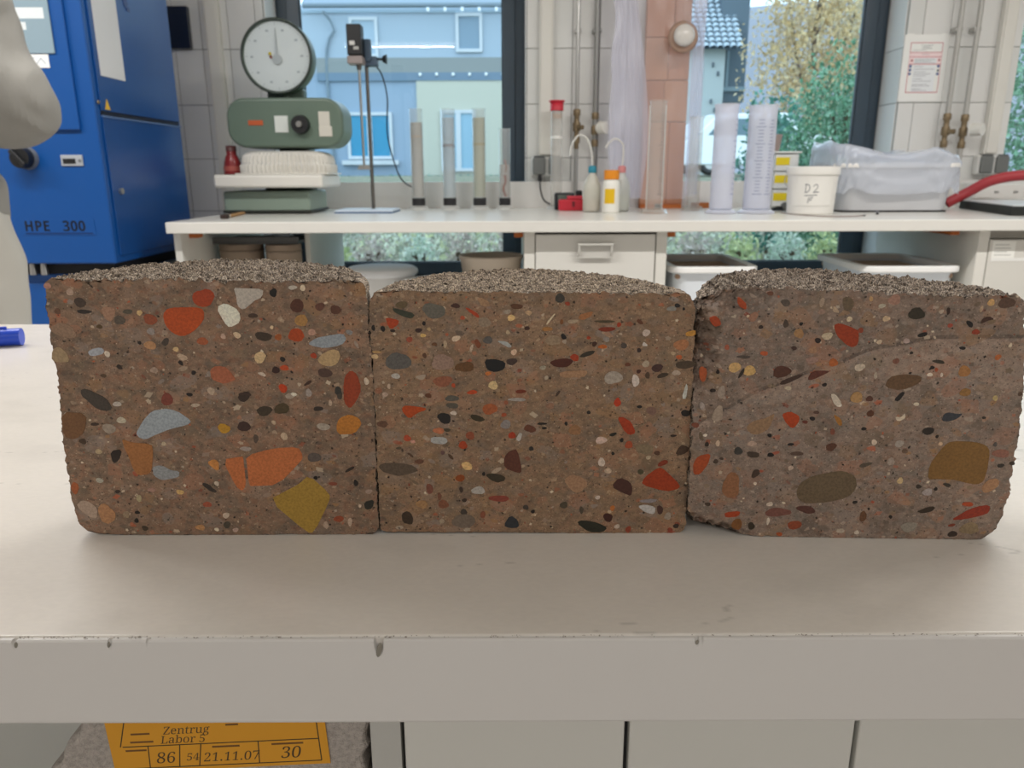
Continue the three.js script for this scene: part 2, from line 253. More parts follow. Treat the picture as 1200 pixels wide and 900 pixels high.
// a half cylinder: L, R, T and B are the outline of its sawn face, as [y, x] or [x, y] in mm
function concreteBlock(o) {
  const t = thing('concrete_block', o.label, 'concrete block', o.at, o.turn, 'row of three sawn half cylinders of concrete');
  const R = 0.0755, run = (l, v) => { if (v <= l[0][0]) return l[0][1]; for (let i = 1; i < l.length; i++) if (v <= l[i][0]) return lerp(l[i - 1][1], l[i][1], (v - l[i - 1][0]) / (l[i][0] - l[i - 1][0])); return l[l.length - 1][1]; };
  const s = o.seed, corner = (d, r) => d < r ? r - Math.sqrt(Math.max(0, r * r - (r - d) ** 2)) : 0;
  const P = (u, v, w) => {                                         // u -1..1 across, v 0..1 up, w 0..1 back
    let yT = o.H, y = v * yT, xl = run(o.L, y), xr = run(o.R, y);
    xl += corner(y, o.rad[0]) + corner(yT - y, o.rad[2]); xr -= corner(y, o.rad[1]) + corner(yT - y, o.rad[3]);
    const c = Math.sqrt(Math.max(0, 1 - (w * 0.9995) ** 2)), mid = (xl + xr) / 2, half = (xr - xl) / 2;
    let x = mid + u * half * c, z = -R * 1000 * w;
    const xx = clamp(x, -78, 78); y = lerp(run(o.B, xx) * (w < 0.2 ? 1 - w * 5 : 0), run(o.T, xx) + (o.back || 0) * w, v);
    // broken edges: rough near every edge of the face, rougher on the cast skin
    const eu = sstep(Math.abs(u), 0.90, 1), ev = sstep(v, 0.95, 1), eb = sstep(1 - v, 0.965, 1), ew = sstep(w, 0, 0.06), e = Math.max(eu * 0.8, ev * 0.8, eb * 0.35, ew);
    const k = o.rough * e;
    x += k * (1.5 * fbm3(x / 9 + s, y / 6, z / 9, 4) + 0.5 * noise3(x / 1.8, y / 1.8, z / 1.8)); 
    const up = v > 0.5 ? 1 : 0.8, dy = k * up * (1.5 * fbm3(x / 10, y / 10 + s, z / 6, 4) + 1.0 * noise3(x / 3.6 + s, y / 2.6, z / 2.2) + 0.5 * noise3(x / 1.1 + s, y, z / 0.9));
    y += v < 0.5 ? Math.max(dy, -y) : dy;
    z += k * ew * 1.2 * fbm3(x / 8, y / 8, z / 8 + s, 4);
    if (o.chip) [x, y, z] = o.chip(x, y, z, u, v, w);
    return [x / 1000, Math.max(0, y / 1000), z / 1000];
  };
  const grid = (n, m, f) => {
    const pos = [], uv = [], idx = [];
    for (let j = 0; j <= m; j++) for (let i = 0; i <= n; i++) { const [p, q] = f(i / n, j / m); pos.push(...p); uv.push(...q); }
    for (let j = 0; j < m; j++) for (let i = 0; i < n; i++) { const a = j * (n + 1) + i, b = a + n + 1; idx.push(a, a + 1, b + 1, a, b + 1, b); }
    const g = new THREE.BufferGeometry(); g.setAttribute('position', new THREE.Float32BufferAttribute(pos, 3)); g.setAttribute('uv', new THREE.Float32BufferAttribute(uv, 2)); g.setIndex(idx); g.computeVertexNormals(); return g;
  };
  part('sawn_face', grid(190, 160, (a, b) => { const u = Math.sin((a - 0.5) * Math.PI) * 0.35 + (a * 2 - 1) * 0.65, p = P(u, b, 0); return [p, [(p[0] - FACE_X) / FACE_W, (p[1] - FACE_Y) / FACE_H]]; }), sawnFace(o.pal, s, o.arc), t, 'flat sawn face showing the cut aggregate');
  const top = grid(330, 190, (a, b) => { const p = P(a * 2 - 1, 1, b); return [p, [p[0] / 0.08, p[2] / 0.08]]; });
  const side = (sg) => grid(90, 90, (a, b) => { const p = P(sg, b, Math.sin((sg > 0 ? a : 1 - a) * Math.PI / 2)); return [p, [a, p[1] / 0.08]]; });
  const bottom = grid(20, 8, (a, b) => { const p = P(a * 2 - 1, 0, 1 - b); return [p, [p[0] / 0.08, p[2] / 0.08]]; });
  part('cast_skin', [top, side(1), side(-1), bottom], M(o.skin, 0.85, { map: skinTex, bumpMap: roughTex, bumpScale: 0.0008 }), t, 'rough cast skin of the curved side and the top');
  // the aggregate that the saw cut open: every larger stone a piece of its own
  const inset = (pts, hex, smooth) => {
    const n0 = pts.length, ring = [];
    if (smooth) ring.push(...pts); else for (let i = 0; i < n0; i++) { const a = pts[(i + n0 - 1) % n0], b = pts[i], c = pts[(i + 1) % n0]; ring.push([lerp(b[0], a[0], 0.22) + rr(-0.1, 0.1), lerp(b[1], a[1], 0.22) + rr(-0.1, 0.1)], [lerp(b[0], c[0], 0.22) + rr(-0.1, 0.1), lerp(b[1], c[1], 0.22) + rr(-0.1, 0.1)]); }
    const n = ring.length; let cx = 0, cyy = 0; for (const p of ring) { cx += p[0] / n; cyy += p[1] / n; }
    const pos = [], uv = [], col = [], c = lin('#' + hex), du = rnd() * 5, put = (x, y, z, k) => { pos.push(x / 1000, y / 1000, z / 1000); uv.push(x / 40 + du, y / 40 + du); const q = k; col.push(Math.min(0.92, c.r * q), Math.min(0.92, c.g * q), Math.min(0.92, c.b * q)); };
    const size = Math.max(...ring.map((p) => Math.hypot(p[0] - cx, p[1] - cyy))), sh = clamp(1 - 0.16 / size, 0.8, 0.97), Z = rr(0.10, 0.18);
    const out = ring.map((p) => [...p, -0.4]), inn = ring.map(([x, y]) => [cx + (x - cx) * sh, cyy + (y - cyy) * sh, Z]), tone = inn.map(() => rr(0.9, 1.08));
    for (let i = 0; i < n; i++) { const j = (i + 1) % n; put(cx, cyy, Z + 0.03, 1); put(...inn[i], tone[i]); put(...inn[j], tone[j]); put(...inn[i], tone[i]); put(...out[i], tone[i]); put(...out[j], tone[j]); put(...inn[i], tone[i]); put(...out[j], tone[j]); put(...inn[j], tone[j]); }
    const g = new THREE.BufferGeometry(); g.setAttribute('position', new THREE.Float32BufferAttribute(pos, 3)); g.setAttribute('uv', new THREE.Float32BufferAttribute(uv, 2)); g.setAttribute('color', new THREE.Float32BufferAttribute(col, 3));
    g.computeVertexNormals(); part('stone', g, mStone, t);
  };
  const poly = (hex, str) => { let p = str.split(' ').map((q) => q.split(',').map(Number)); let A = 0; p.forEach((a, i) => { const b = p[(i + 1) % p.length]; A += a[0] * b[1] - b[0] * a[1]; }); if (A < 0) p = p.reverse(); inset(p, hex); };
  const oval = (hex, x, y, rx, ry, rot = 0) => { const n = Math.max(rx, ry) > 4 ? 16 : 11, a0 = rnd() * 6.28, q = rot * Math.PI / 180, ph = rnd() * 6.28, pts = []; for (let i = 0; i < n; i++) { const a = a0 + i / n * 6.2832, k = 1 + 0.09 * Math.sin(2 * a + ph) + 0.07 * Math.sin(3 * a + ph * 2) + rr(-0.07, 0.07), X = rx * k * Math.cos(a), Y = ry * k * Math.sin(a); pts.push([x + X * Math.cos(q) - Y * Math.sin(q), y + X * Math.sin(q) + Y * Math.cos(q)]); } inset(pts, hex, true); };
  o.stones(poly, oval);
  return t;
}

const GRAIN1 = [0x7a624c, 0x5c4a3a, 0x8a715a, 0x4a3b2f, 0x6b5a4a, 0x94806a, 0x6e4a34, 0x574c42];
concreteBlock({
  label: 'left of three brown sawn concrete blocks, with a white stone, large orange and yellow stones', at: [-0.143, 0.90, -0.3575], turn: 0, seed: 11, H: 130, rough: 1.15, skin: 0xe2d8ce, rad: [9, 4, 3, 5], back: 1.0,
  L: [[0, -77.5], [20, -78.3], [45, -78.2], [63, -77], [82, -75.8], [97, -75.8], [110, -75.3], [121, -75], [130, -74.6]], R: [[0, 74.8], [22, 75], [49, 75.6], [84, 75.7], [110, 75.4], [130, 74.7]],
  T: [[-72, 130.3], [-35, 130.5], [0, 129.7], [36, 129], [72, 129.4]], B: [[-74, 1.6], [-60, 0.6], [-20, 0.4], [12, 0], [30, 0.5], [47, 0], [74, 0.6]],
  pal: { base: [0x6a5646, 0x765e4c, 0x5c4f42, 0x755440], grain: GRAIN1 },
  stones(poly, oval) {
    poly('9a3a16', '-21.5,114.2 -18.5,117.3 -5.6,117.6 -1.2,116.1 -2.2,110.7 -8.1,105.3 -13.3,103.0 -17.7,104.6 -21.0,108.8');
    oval('7a4028', -27.5, 111.6, 3.4, 2.7);
    poly('8f9298', '-59.6,95.7 -57.8,97.3 -52.6,98.4 -51.0,96.5 -52.8,94.5 -58.3,93.7');
    oval('b5a898', -50.1, 94.9, 1.5, 1.6);
    poly('8a765a', '-76.3,96.9 -72.9,98.9 -69.5,96.1 -68.3,91.4 -71.9,90.6 -77.2,91.4');
    oval('7d6552', -69.0, 106.3, 6.5, 3.1, -15);
    poly('8a6a55', '-50.3,117.4 -44.1,117.8 -43.0,115.5 -46.0,110.1 -48.8,111.6');
    oval('3c3028', -59.4, 119.7, 3.0, 2.4);
    oval('2a2420', -58.1, 115.4, 3.8, 1.0);
    oval('4a4438', -37.7, 115.3, 2.7, 1.1);
    oval('4f463c', -42.0, 111.2, 2.7, 2.5);
    oval('b09468', -32.1, 114.8, 1.4, 1.4);
    oval('7f7670', -27.9, 105.8, 2.3, 1.7, -20);
    oval('9a7350', -29.1, 99.1, 3.4, 2.0, -15);
    oval('3d342c', -21.7, 100.7, 2.3, 1.6, 40);
    oval('b59a70', -17.1, 97.1, 1.4, 1.4);
    oval('a08a74', -14.5, 93.2, 2.7, 1.6, -30);
    oval('241c18', -34.0, 100.3, 1.0, 1.0);
    oval('1d1512', -10.0, 85.6, 1.2, 1.3);
    oval('241a16', -15.6, 90.4, 1.7, 1.0, -45);
    oval('2a201a', -45.2, 88.5, 1.7, 1.1, -30);
    oval('4b3a22', -52.0, 108.2, 1.5, 1.2);
    oval('8f7a6a', -28.8, 86.9, 1.9, 1.6);
    oval('9d8574', -63.3, 124.7, 1.7, 1.9);
    oval('9a7262', -73.4, 127.6, 2.1, 1.4);
    oval('5a4030', -70.6, 115.6, 1.7, 1.5);
    oval('8a4a2c', -4.0, 101.0, 2.7, 2.0);
    oval('4a3828', -53.5, 84.2, 1.5, 1.1);
    oval('8a3018', -1.1, 121.7, 5.4, 4.2);
    oval('3a332c', -58.7, 71.9, 7.9, 3.7, -32);
    poly('7f2d16', '62.5,83.9 65.6,86.9 68.7,84.7 70.4,77.1 67.6,71.0 64.0,66.7 61.3,70.2 61.3,77.5');
    poly('c9c0b0', '4.1,117.2 8.6,119.7 15.0,115.6 15.2,110.3 9.6,107.2 7.2,109.9');
    poly('9f978d', '13.0,126.5 17.9,126.3 27.2,125.9 26.5,122.1 21.8,119.8 16.9,115.6 14.0,117.6 13.9,123.6');
    oval('15120f', 31.6, 124.0, 1.9, 2.1);
    oval('a39a8e', 40.8, 126.4, 2.1, 1.1);
    oval('b8a890', 45.5, 126.2, 1.4, 1.5);
    oval('452619', 42.2, 117.8, 3.6, 3.3);
    oval('8f6a3c', 43.8, 110.9, 3.4, 2.7);
    oval('3a2a20', 21.2, 113.2, 2.3, 1.2);
    oval('35291e', 25.2, 103.2, 4.2, 2.2);
    oval('8a4a22', 32.1, 102.8, 1.9, 1.6);
    oval('8f3312', 40.7, 103.8, 4.2, 3.1);
    oval('9d7a68', 48.3, 105.1, 2.1, 1.6);
    poly('7f858a', '45.6,99.5 50.0,102.4 55.5,103.5 63.2,104.8 64.7,101.5 62.0,98.8 53.5,97.3 48.9,98.1');
    oval('757370', 66.1, 105.0, 1.7, 1.3);
    oval('9c835f', 55.9, 92.5, 6.0, 3.7, 10);
    oval('b39a74', 22.6, 93.0, 2.9, 3.0);
    oval('8f2f18', 48.3, 93.7, 1.5, 1.6);
    oval('a03a1c', 33.9, 87.8, 2.1, 1.6);
    oval('a2300f', 32.3, 77.6, 2.1, 2.3);
    oval('2e1a14', 29.6, 86.7, 1.9, 2.0);
    oval('1f1814', 33.3, 92.0, 1.5, 1.3);
    oval('45322a', 53.1, 85.2, 4.0, 2.2);
    oval('b8a894', 72.8, 81.0, 1.4, 1.8);
    oval('8e5238', 3.4, 84.3, 6.6, 3.9, -10);
    oval('b29c80', 12.7, 103.9, 1.9, 1.6);
    oval('a58a78', 6.1, 103.3, 1.4, 1.4);
    oval('b8a080', 29.4, 107.5, 1.0, 1.0);
    oval('a08c78', -2.5, 76.3, 1.9, 2.0);
    oval('b0a090', 22.8, 84.7, 1.9, 1.0, -20);
    oval('8a8078', 44.6, 75.3, 1.7, 2.0);
    oval('2c2a26', 58.7, 76.5, 1.6, 2.3);
    oval('38241a', 44.6, 80.2, 2.3, 0.8, 35);
    oval('4c2f22', 60.1, 115.9, 2.9, 2.1);
    oval('55362a', 53.0, 117.4, 2.4, 2.1);
    oval('c0b8a8', 37.3, 74.5, 1.6, 1.0);
    oval('33231b', 13.7, 74.6, 3.1, 1.2);
    oval('8a7a6c', 69.0, 99.2, 0.8, 2.2, 20);
    poly('868d92', '-41.9,55.3 -37.2,61.9 -32.5,66.6 -26.5,67.7 -20.8,67.0 -13.1,61.3 -15.9,59.1 -24.5,57.0 -31.5,54.3 -37.8,51.3 -41.3,53.0');
    poly('7d7f80', '-36.2,36.9 -33.5,38.2 -30.2,37.8 -27.1,35.5 -22.5,35.0 -23.3,31.8 -27.6,30.9 -32.0,30.0 -36.0,32.3');
    poly('87582f', '-49.3,52.6 -45.5,50.4 -34.6,49.5 -34.3,45.9 -35.7,37.8 -37.6,33.2 -43.6,32.4 -45.7,36.0 -46.7,41.4 -48.5,46.8');
    poly('64452a', '-77.0,66.4 -64.2,65.4 -66.5,55.8 -72.2,51.4 -77.8,53.2');
    poly('221711', '-55.8,46.0 -49.7,46.8 -51.9,40.6 -55.5,38.8');
    oval('a59c88', -48.1, 61.7, 2.3, 1.8);
    oval('85786a', -54.5, 57.5, 3.5, 2.6);
    oval('9a8a78', -11.0, 69.2, 2.3, 1.0);
    oval('b0905c', -23.8, 23.7, 2.1, 1.4);
    oval('8f8264', -44.8, 20.4, 1.5, 1.9);
    poly('8f7b6b', '-77.2,16.3 -74.1,19.8 -69.5,18.6 -66.2,14.9 -67.5,9.3 -71.6,10.2');
    oval('936a48', -62.3, 12.1, 4.3, 5.2);
    oval('8a4a26', -76.1, 26.1, 1.9, 3.5);
    oval('15100c', -47.7, 8.2, 1.3, 1.4);
    oval('1c1510', -46.7, 12.7, 1.7, 0.9);
    oval('2c2018', -55.0, 24.1, 1.4, 1.1);
    oval('a0968c', -49.0, 70.0, 2.5, 1.2);
    oval('3a2a1c', -68.5, 50.9, 1.8, 1.6);
    oval('33241a', -61.3, 59.7, 2.1, 0.9);
    oval('1a1512', -13.2, 74.6, 1.7, 1.0);
    oval('a0754c', -15.7, 4.3, 2.4, 1.7);
    oval('3a2e22', -43.9, 4.0, 1.9, 1.5);
    oval('8f8a7c', -63.1, 30.1, 2.1, 1.4);
    oval('6a3428', -24.3, 72.2, 2.9, 3.6);
    oval('988568', -61.3, 45.5, 2.1, 1.3);
    oval('2e2620', -9.4, 26.5, 3.0, 1.5, -40);
    oval('a09078', -28.8, 49.4, 1.3, 1.1);
    oval('8a6a5c', -37.8, 25.0, 2.1, 1.3);
    oval('7c6a54', -52.4, 11.6, 1.9, 1.9);
    poly('a35d33', '-1.0,41.3 8.4,42.6 9.8,42.9 9.7,36.7 9.8,26.7 7.5,23.9 4.7,26.2');
    poly('a35d33', '10.9,43.1 24.9,47.0 37.6,47.9 39.8,42.9 38.7,40.2 25.7,27.1 12.9,26.6 10.9,26.8 10.8,36.7');
    poly('8d702c', '41.6,33.0 51.5,22.8 51.2,18.2 41.8,0.8 38.3,0.8 19.9,19.2 29.8,24.7 36.1,27.9');
    poly('a87038', '-8.8,39.5 -5.2,41.3 -2.8,40.4 -2.6,35.8 -4.6,35.1');
    poly('9d6424', '56.8,58.9 58.8,62.8 63.9,64.5 68.7,62.3 69.4,58.8 65.8,54.4 59.0,53.6 56.6,55.3');
    oval('2e2018', 13.1, 73.4, 3.3, 2.4, 25);
    oval('33291c', 22.4, 66.2, 4.0, 2.6, 20);
    oval('40341f', 30.9, 67.3, 3.7, 2.9, 20);
    oval('33201a', 11.6, 58.3, 3.8, 2.5);
    oval('9d7420', 1.7, 57.3, 3.2, 2.5);
    oval('4a3d33', 16.9, 51.9, 1.3, 2.5);
    oval('8c8078', 11.4, 46.6, 2.9, 1.3);
    poly('201f18', '68.0,18.1 73.6,19.5 72.5,14.4 68.6,13.4');
    oval('2a211a', 48.6, 67.2, 2.5, 1.3);
    oval('908578', 50.5, 58.0, 3.3, 1.9);
    oval('a59078', 30.9, 53.2, 1.7, 2.2);
    oval('a08c78', 54.7, 70.2, 1.0, 1.6);
    oval('a89a88', -4.9, 28.3, 1.3, 1.4);
    oval('a89684', -2.0, 10.9, 1.9, 1.7);
    oval('c8b8a0', -7.5, 3.1, 1.3, 1.1);
    oval('9d8578', 2.0, 2.8, 1.6, 1.3);
    oval('998472', 48.2, 5.5, 1.6, 1.9);
    oval('a58f7c', 60.5, 7.1, 1.2, 2.4);
    oval('b09c88', 66.1, 15.8, 0.9, 1.0);
    oval('2a2019', 62.1, 35.6, 2.7, 0.9, 30);
    oval('17110d', 44.8, 31.1, 1.1, 1.2);
    oval('342c26', -8.2, 25.3, 3.4, 1.1, -30);
    oval('4f4640', 44.8, 42.0, 3.4, 2.7);
    oval('7d3c22', 54.9, 8.8, 3.0, 1.7);
    oval('1c1612', 64.7, 28.3, 1.3, 1.8);
    oval('3e382e', -2.1, 5.7, 1.9, 2.1);
    oval('8a4630', -10.8, 17.0, 2.2, 1.7);
    oval('8d7f70', 35.5, 73.7, 2.5, 1.6);
    oval('3a342c', 59.5, 74.1, 1.5, 2.4);
    oval('a08c74', 26.4, 60.3, 1.2, 1.2);
    oval('8a7668', 70.9, 23.7, 1.9, 1.3);
  },
});
concreteBlock({
  label: 'middle of three brown sawn concrete blocks, with a red triangle stone at its lower right', at: [0.0095, 0.90, -0.358], turn: 0, seed: 23, H: 124, rough: 0.85, skin: 0xe4d8ca, rad: [3, 3, 7, 8], back: 1.2,
  L: [[0, -77], [31, -76.7], [66, -76.6], [100, -76.5], [124, -76.6]], R: [[0, 78.5], [39, 78.2], [74, 77.8], [100, 77.1], [124, 76.8]],
  T: [[-71, 124.6], [-41, 124.1], [-9, 124], [31, 123.2], [63, 122.8], [73, 123.2]], B: [[-75, 1.2], [-36, 1], [8, 0.5], [42, 0], [77, 0.2]],
  pal: { base: [0x6c5743, 0x7a624c, 0x6c5c4e, 0x785c48], grain: [0x7f6750, 0x5e4b39, 0x8d755c, 0x4c3c2f, 0x6f5c4a, 0x988268, 0x745038, 0x63564a] },
  stones(poly, oval) {
    poly('8f2f12', '-69.3,112.3 -62.5,110.8 -63.4,108.3 -67.0,106.1 -68.7,109.4');
    poly('2f3226', '-65.9,116.6 -63.4,116.3 -54.9,113.7 -56.4,111.2 -60.7,112.3 -64.9,114.5');
    oval('544630', -61.2, 118.0, 3.2, 1.7);
    oval('57534a', -46.3, 115.1, 5.6, 3.8);
    poly('8f3018', '-31.9,116.9 -29.1,116.1 -24.5,112.9 -25.2,111.4 -28.4,113.6');
    oval('98402c', -32.8, 111.7, 1.4, 1.0);
    oval('3a221a', -35.9, 117.5, 2.1, 1.3);
    oval('17110e', -75.1, 107.0, 0.9, 1.8);
    oval('17110e', -70.6, 106.6, 1.2, 1.6);
    oval('1d1512', -51.1, 109.1, 1.1, 1.1);
    oval('2a1e18', -66.0, 105.6, 1.6, 0.7);
    oval('33211c', -53.7, 105.8, 1.9, 1.2);
    oval('c0a06c', -9.8, 111.6, 1.8, 1.6);
    oval('8d8070', -11.6, 114.5, 2.0, 1.0);
    oval('a58868', -1.6, 114.0, 1.6, 1.3);
    oval('b8985c', -51.7, 103.3, 1.6, 0.9);
    oval('9d8460', -48.8, 106.4, 1.0, 1.0);
    oval('b5a088', -36.0, 101.8, 2.2, 1.5, 15);
    poly('6a3a22', '-26.5,102.3 -23.6,98.6 -25.5,96.4 -27.6,99.3');
    oval('4e4a46', -20.9, 100.9, 2.5, 1.8);
    poly('8f918e', '-17.1,100.8 -12.0,100.4 -9.2,97.8 -10.6,97.1 -13.5,98.6');
    oval('b89c84', -8.6, 95.0, 1.6, 1.5);
    oval('a08c70', -11.4, 104.7, 1.1, 1.1);
    oval('38231a', -2.3, 106.6, 1.3, 1.2);
    oval('83402c', -58.2, 101.3, 1.6, 1.5);
    oval('b59a74', -75.1, 93.1, 1.8, 1.3);
    oval('9d7c50', -74.1, 95.3, 2.5, 0.6);
    oval('4f4c48', -64.1, 90.6, 6.0, 4.5);
    oval('9a948c', -65.5, 83.4, 2.2, 1.5);
    oval('573a1e', -32.2, 87.8, 4.7, 2.7, 10);
    poly('0f0f10', '-23.0,91.2 -18.6,91.9 -12.5,90.4 -12.8,86.6 -17.2,85.0 -21.6,86.3');
    oval('3a2c26', -9.6, 90.4, 2.8, 1.8);
    oval('a8602c', -20.9, 84.5, 1.5, 1.1);
    oval('b8a074', -18.6, 78.5, 2.3, 2.4);
    poly('9b3414', '-32.0,74.5 -30.5,76.1 -27.6,76.4 -25.8,75.1 -28.4,73.9');
    oval('5f2313', -5.2, 75.5, 2.6, 1.1);
    oval('80685a', -42.7, 90.1, 5.8, 3.9);
    oval('7a4a34', -42.9, 80.7, 4.8, 2.7);
    oval('9a3a20', -37.8, 78.6, 1.0, 1.4);
    oval('a08c78', -69.0, 78.3, 1.0, 1.4);
    oval('9a8474', -71.2, 74.1, 1.5, 1.5);
    oval('55331f', -50.1, 73.5, 1.6, 1.5);
    oval('8a837c', -7.0, 71.4, 4.4, 0.9);
    oval('4c4840', -38.7, 72.1, 3.3, 1.7);
    oval('8a6c50', -22.6, 119.0, 3.2, 1.7, -25);
    oval('4f321f', -7.3, 117.1, 3.2, 1.4);
    oval('7a6a58', -22.4, 109.6, 3.4, 2.3);
    oval('9a866c', -41.3, 99.0, 0.9, 2.1);
    oval('a08c78', -28.7, 97.1, 0.7, 2.4, -20);
    oval('5c3c24', -46.4, 99.0, 1.4, 1.0);
    oval('4a3020', -51.3, 93.5, 1.0, 1.5);
    oval('33302a', 13.2, 120.9, 2.6, 2.2);
    oval('7f3020', 16.7, 118.3, 1.3, 1.1);
    poly('b5a68a', '6.6,108.8 10.5,113.8 11.2,113.5 7.3,108.0');
    poly('8c5c38', '21.6,111.6 23.3,113.4 29.4,114.8 28.0,112.3 23.8,110.2');
    oval('423826', 34.5, 109.7, 4.9, 0.7);
    oval('6b2412', 35.7, 106.0, 4.3, 1.1, 5);
    oval('8d2c16', 41.3, 108.2, 1.1, 1.3);
    oval('6a4222', 14.1, 109.6, 1.0, 1.3);
    oval('553320', 51.1, 109.5, 2.0, 1.0, -30);
    oval('a8988c', 54.3, 104.2, 2.0, 1.8);
    poly('b0a8a0', '52.3,97.6 53.2,100.5 55.9,97.6');
    oval('171210', 15.1, 102.5, 1.7, 1.2, -40);
    oval('9b5220', 33.7, 97.6, 2.5, 1.0);
    oval('8d3018', 27.0, 101.9, 1.0, 1.0);
    poly('8a2c14', '17.7,92.5 20.1,94.4 22.7,93.2 22.4,90.6 20.5,90.2');
    oval('42180f', 14.5, 89.7, 5.7, 2.1);
    oval('2c261c', 26.6, 94.0, 3.5, 1.3, 20);
    poly('8d6c50', '13.3,85.4 26.5,86.1 26.9,84.2 25.1,82.3 13.4,82.4');
    oval('7f6c56', 10.2, 100.7, 3.6, 2.8);
    oval('7d746c', 35.5, 101.1, 1.6, 1.5);
    oval('75736c', 65.8, 115.7, 2.7, 1.2);
    oval('1a1614', 68.4, 117.2, 1.6, 1.0);
    oval('1a1614', 71.5, 115.6, 0.8, 0.8);
    poly('a37430', '72.9,104.5 77.8,105.6 78.0,102.7 73.3,102.3');
    oval('936240', 71.3, 98.3, 3.8, 2.7);
    oval('a05028', 70.6, 92.3, 1.5, 1.3);
    oval('3f3224', 73.8, 88.6, 4.7, 2.1);
    oval('3a2420', 60.4, 87.0, 2.9, 2.1);
    oval('463426', 55.8, 83.3, 1.2, 1.9);
    oval('362a1e', 63.1, 83.3, 3.3, 1.1, 15);
    oval('8f8478', 39.4, 82.3, 4.2, 3.5);
    oval('2c241e', 41.9, 81.4, 1.3, 1.4);
    poly('b0a49a', '48.2,81.1 49.1,84.5 51.8,82.6 52.3,78.8 49.4,77.1');
    oval('998878', 69.6, 84.5, 2.2, 1.5);
    oval('938470', 54.8, 89.0, 2.0, 1.7);
    poly('a8a8a0', '72.9,71.5 74.6,79.5 75.5,78.0 75.1,71.1');
    oval('5a3422', 46.1, 88.7, 1.5, 1.1);
    oval('2a1e1c', 51.2, 95.7, 1.2, 1.2);
    oval('3a2018', 51.5, 85.3, 1.2, 1.1);
    oval('9a8468', 67.6, 94.2, 1.3, 1.0);
    oval('8a8270', 5.3, 87.3, 1.8, 1.1);
    oval('8a6034', 7.3, 106.2, 2.6, 1.2);
    oval('92806a', 19.5, 109.8, 2.7, 1.0);
    oval('3a2216', 29.8, 98.8, 1.3, 1.5);
    oval('3f3630', 43.9, 98.0, 1.7, 1.5);
    oval('3a2a20', 12.7, 74.4, 0.7, 2.0, -40);
    poly('9b2a10', '39.5,69.6 41.9,73.0 44.1,69.1 41.6,67.0');
    poly('95350f', '-63.4,67.5 -61.3,68.8 -51.6,67.5 -51.2,66.3 -56.0,64.6 -59.7,61.6 -63.1,65.1');
    poly('1a1613', '-47.0,63.4 -43.4,65.2 -39.5,63.7 -39.8,59.2 -43.6,58.8');
    oval('b3a598', -38.1, 64.6, 1.6, 1.2);
    oval('2f2716', -26.5, 62.0, 3.8, 1.5, -15);
    oval('8a4a28', -20.4, 66.6, 3.8, 3.1);
    oval('77706c', -12.7, 58.7, 2.8, 2.3);
    oval('55301f', -0.9, 56.5, 3.0, 2.0, -20);
    oval('553a2a', -73.2, 59.1, 2.8, 1.7, -10);
    oval('a06040', -45.6, 55.5, 2.8, 1.7);
    oval('3f3829', -41.5, 55.9, 1.9, 1.0);
    oval('983a26', -61.2, 51.7, 2.0, 1.7);
    oval('b08070', -58.5, 49.9, 1.3, 1.0);
    poly('908f8c', '-49.7,52.5 -42.2,52.1 -41.0,50.0 -43.1,48.3 -49.8,49.0');
    oval('8c2f14', -33.8, 47.9, 2.4, 2.1);
    oval('7a4028', -30.2, 52.9, 2.2, 2.4);
    oval('8c2a14', -9.6, 53.0, 2.2, 1.7);
    poly('a09a92', '-8.0,50.7 -6.0,54.5 -4.4,54.1 -5.6,49.4');
    oval('4d4033', -66.7, 35.6, 9.6, 3.4, -8);
    oval('573828', -55.7, 39.4, 2.6, 1.2);
    oval('4c4030', -65.6, 46.5, 1.6, 0.8);
    poly('bf9c68', '-35.3,38.5 -31.7,39.5 -29.3,37.2 -29.8,34.6 -33.8,35.1');
    oval('76390f', -35.6, 30.5, 2.6, 1.9);
    poly('4d291c', '-13.6,41.8 -10.8,45.2 -6.8,46.1 -4.4,33.7 -6.4,32.8 -13.7,35.9');
    oval('30281a', -17.7, 30.7, 4.7, 2.3, -8);
    oval('958f88', -26.7, 23.8, 3.4, 2.4);
    oval('733528', -16.2, 19.4, 5.0, 1.9);
    oval('33261e', -35.2, 24.3, 1.1, 1.7);
    oval('33261e', -33.7, 18.6, 1.5, 1.1);
    poly('33261a', '-65.7,11.2 -63.6,12.9 -60.8,12.0 -59.7,8.0 -60.6,4.9 -65.5,6.3');
    oval('6a4032', -51.0, 24.8, 1.9, 2.8);
    oval('62402f', -46.2, 20.8, 1.2, 2.2);
    oval('6b422d', -44.3, 16.4, 3.1, 2.3);
    oval('63564a', -34.3, 7.0, 6.6, 3.6);
    oval('38302a', -34.2, 12.1, 2.0, 1.6);
    poly('25272b', '-14.3,4.7 -10.6,10.5 -6.5,7.4 -6.1,3.3 -11.4,2.9');
    oval('38302a', -2.8, 14.5, 1.5, 1.6);
    oval('70402c', -24.5, 10.6, 1.6, 2.0);
    oval('1c1612', 0.9, 12.2, 1.2, 1.1);
    oval('1c1612', -23.8, 32.7, 1.0, 1.1);
    oval('8c6a46', -55.3, 16.4, 3.1, 2.5);
    oval('4a443a', -38.6, 68.4, 3.1, 1.6);
    oval('24201c', -0.1, 46.0, 1.4, 1.2);
    oval('4c3626', -60.0, 42.9, 1.9, 0.7, -40);
    oval('4a3424', -40.0, 41.9, 2.1, 0.8, -45);
    oval('58403c', -44.0, 44.1, 1.3, 1.2);
    oval('8c7c68', -45.4, 7.1, 1.3, 1.6);
    oval('8c4428', -13.5, 63.6, 1.4, 1.2);
    poly('88280c', '41.8,62.6 45.3,62.2 49.0,59.7 51.6,53.8 48.0,52.6 44.7,56.4');
    oval('8c3a24', 48.1, 47.8, 2.2, 1.9);
    oval('553020', -0.0, 56.1, 2.1, 1.8);
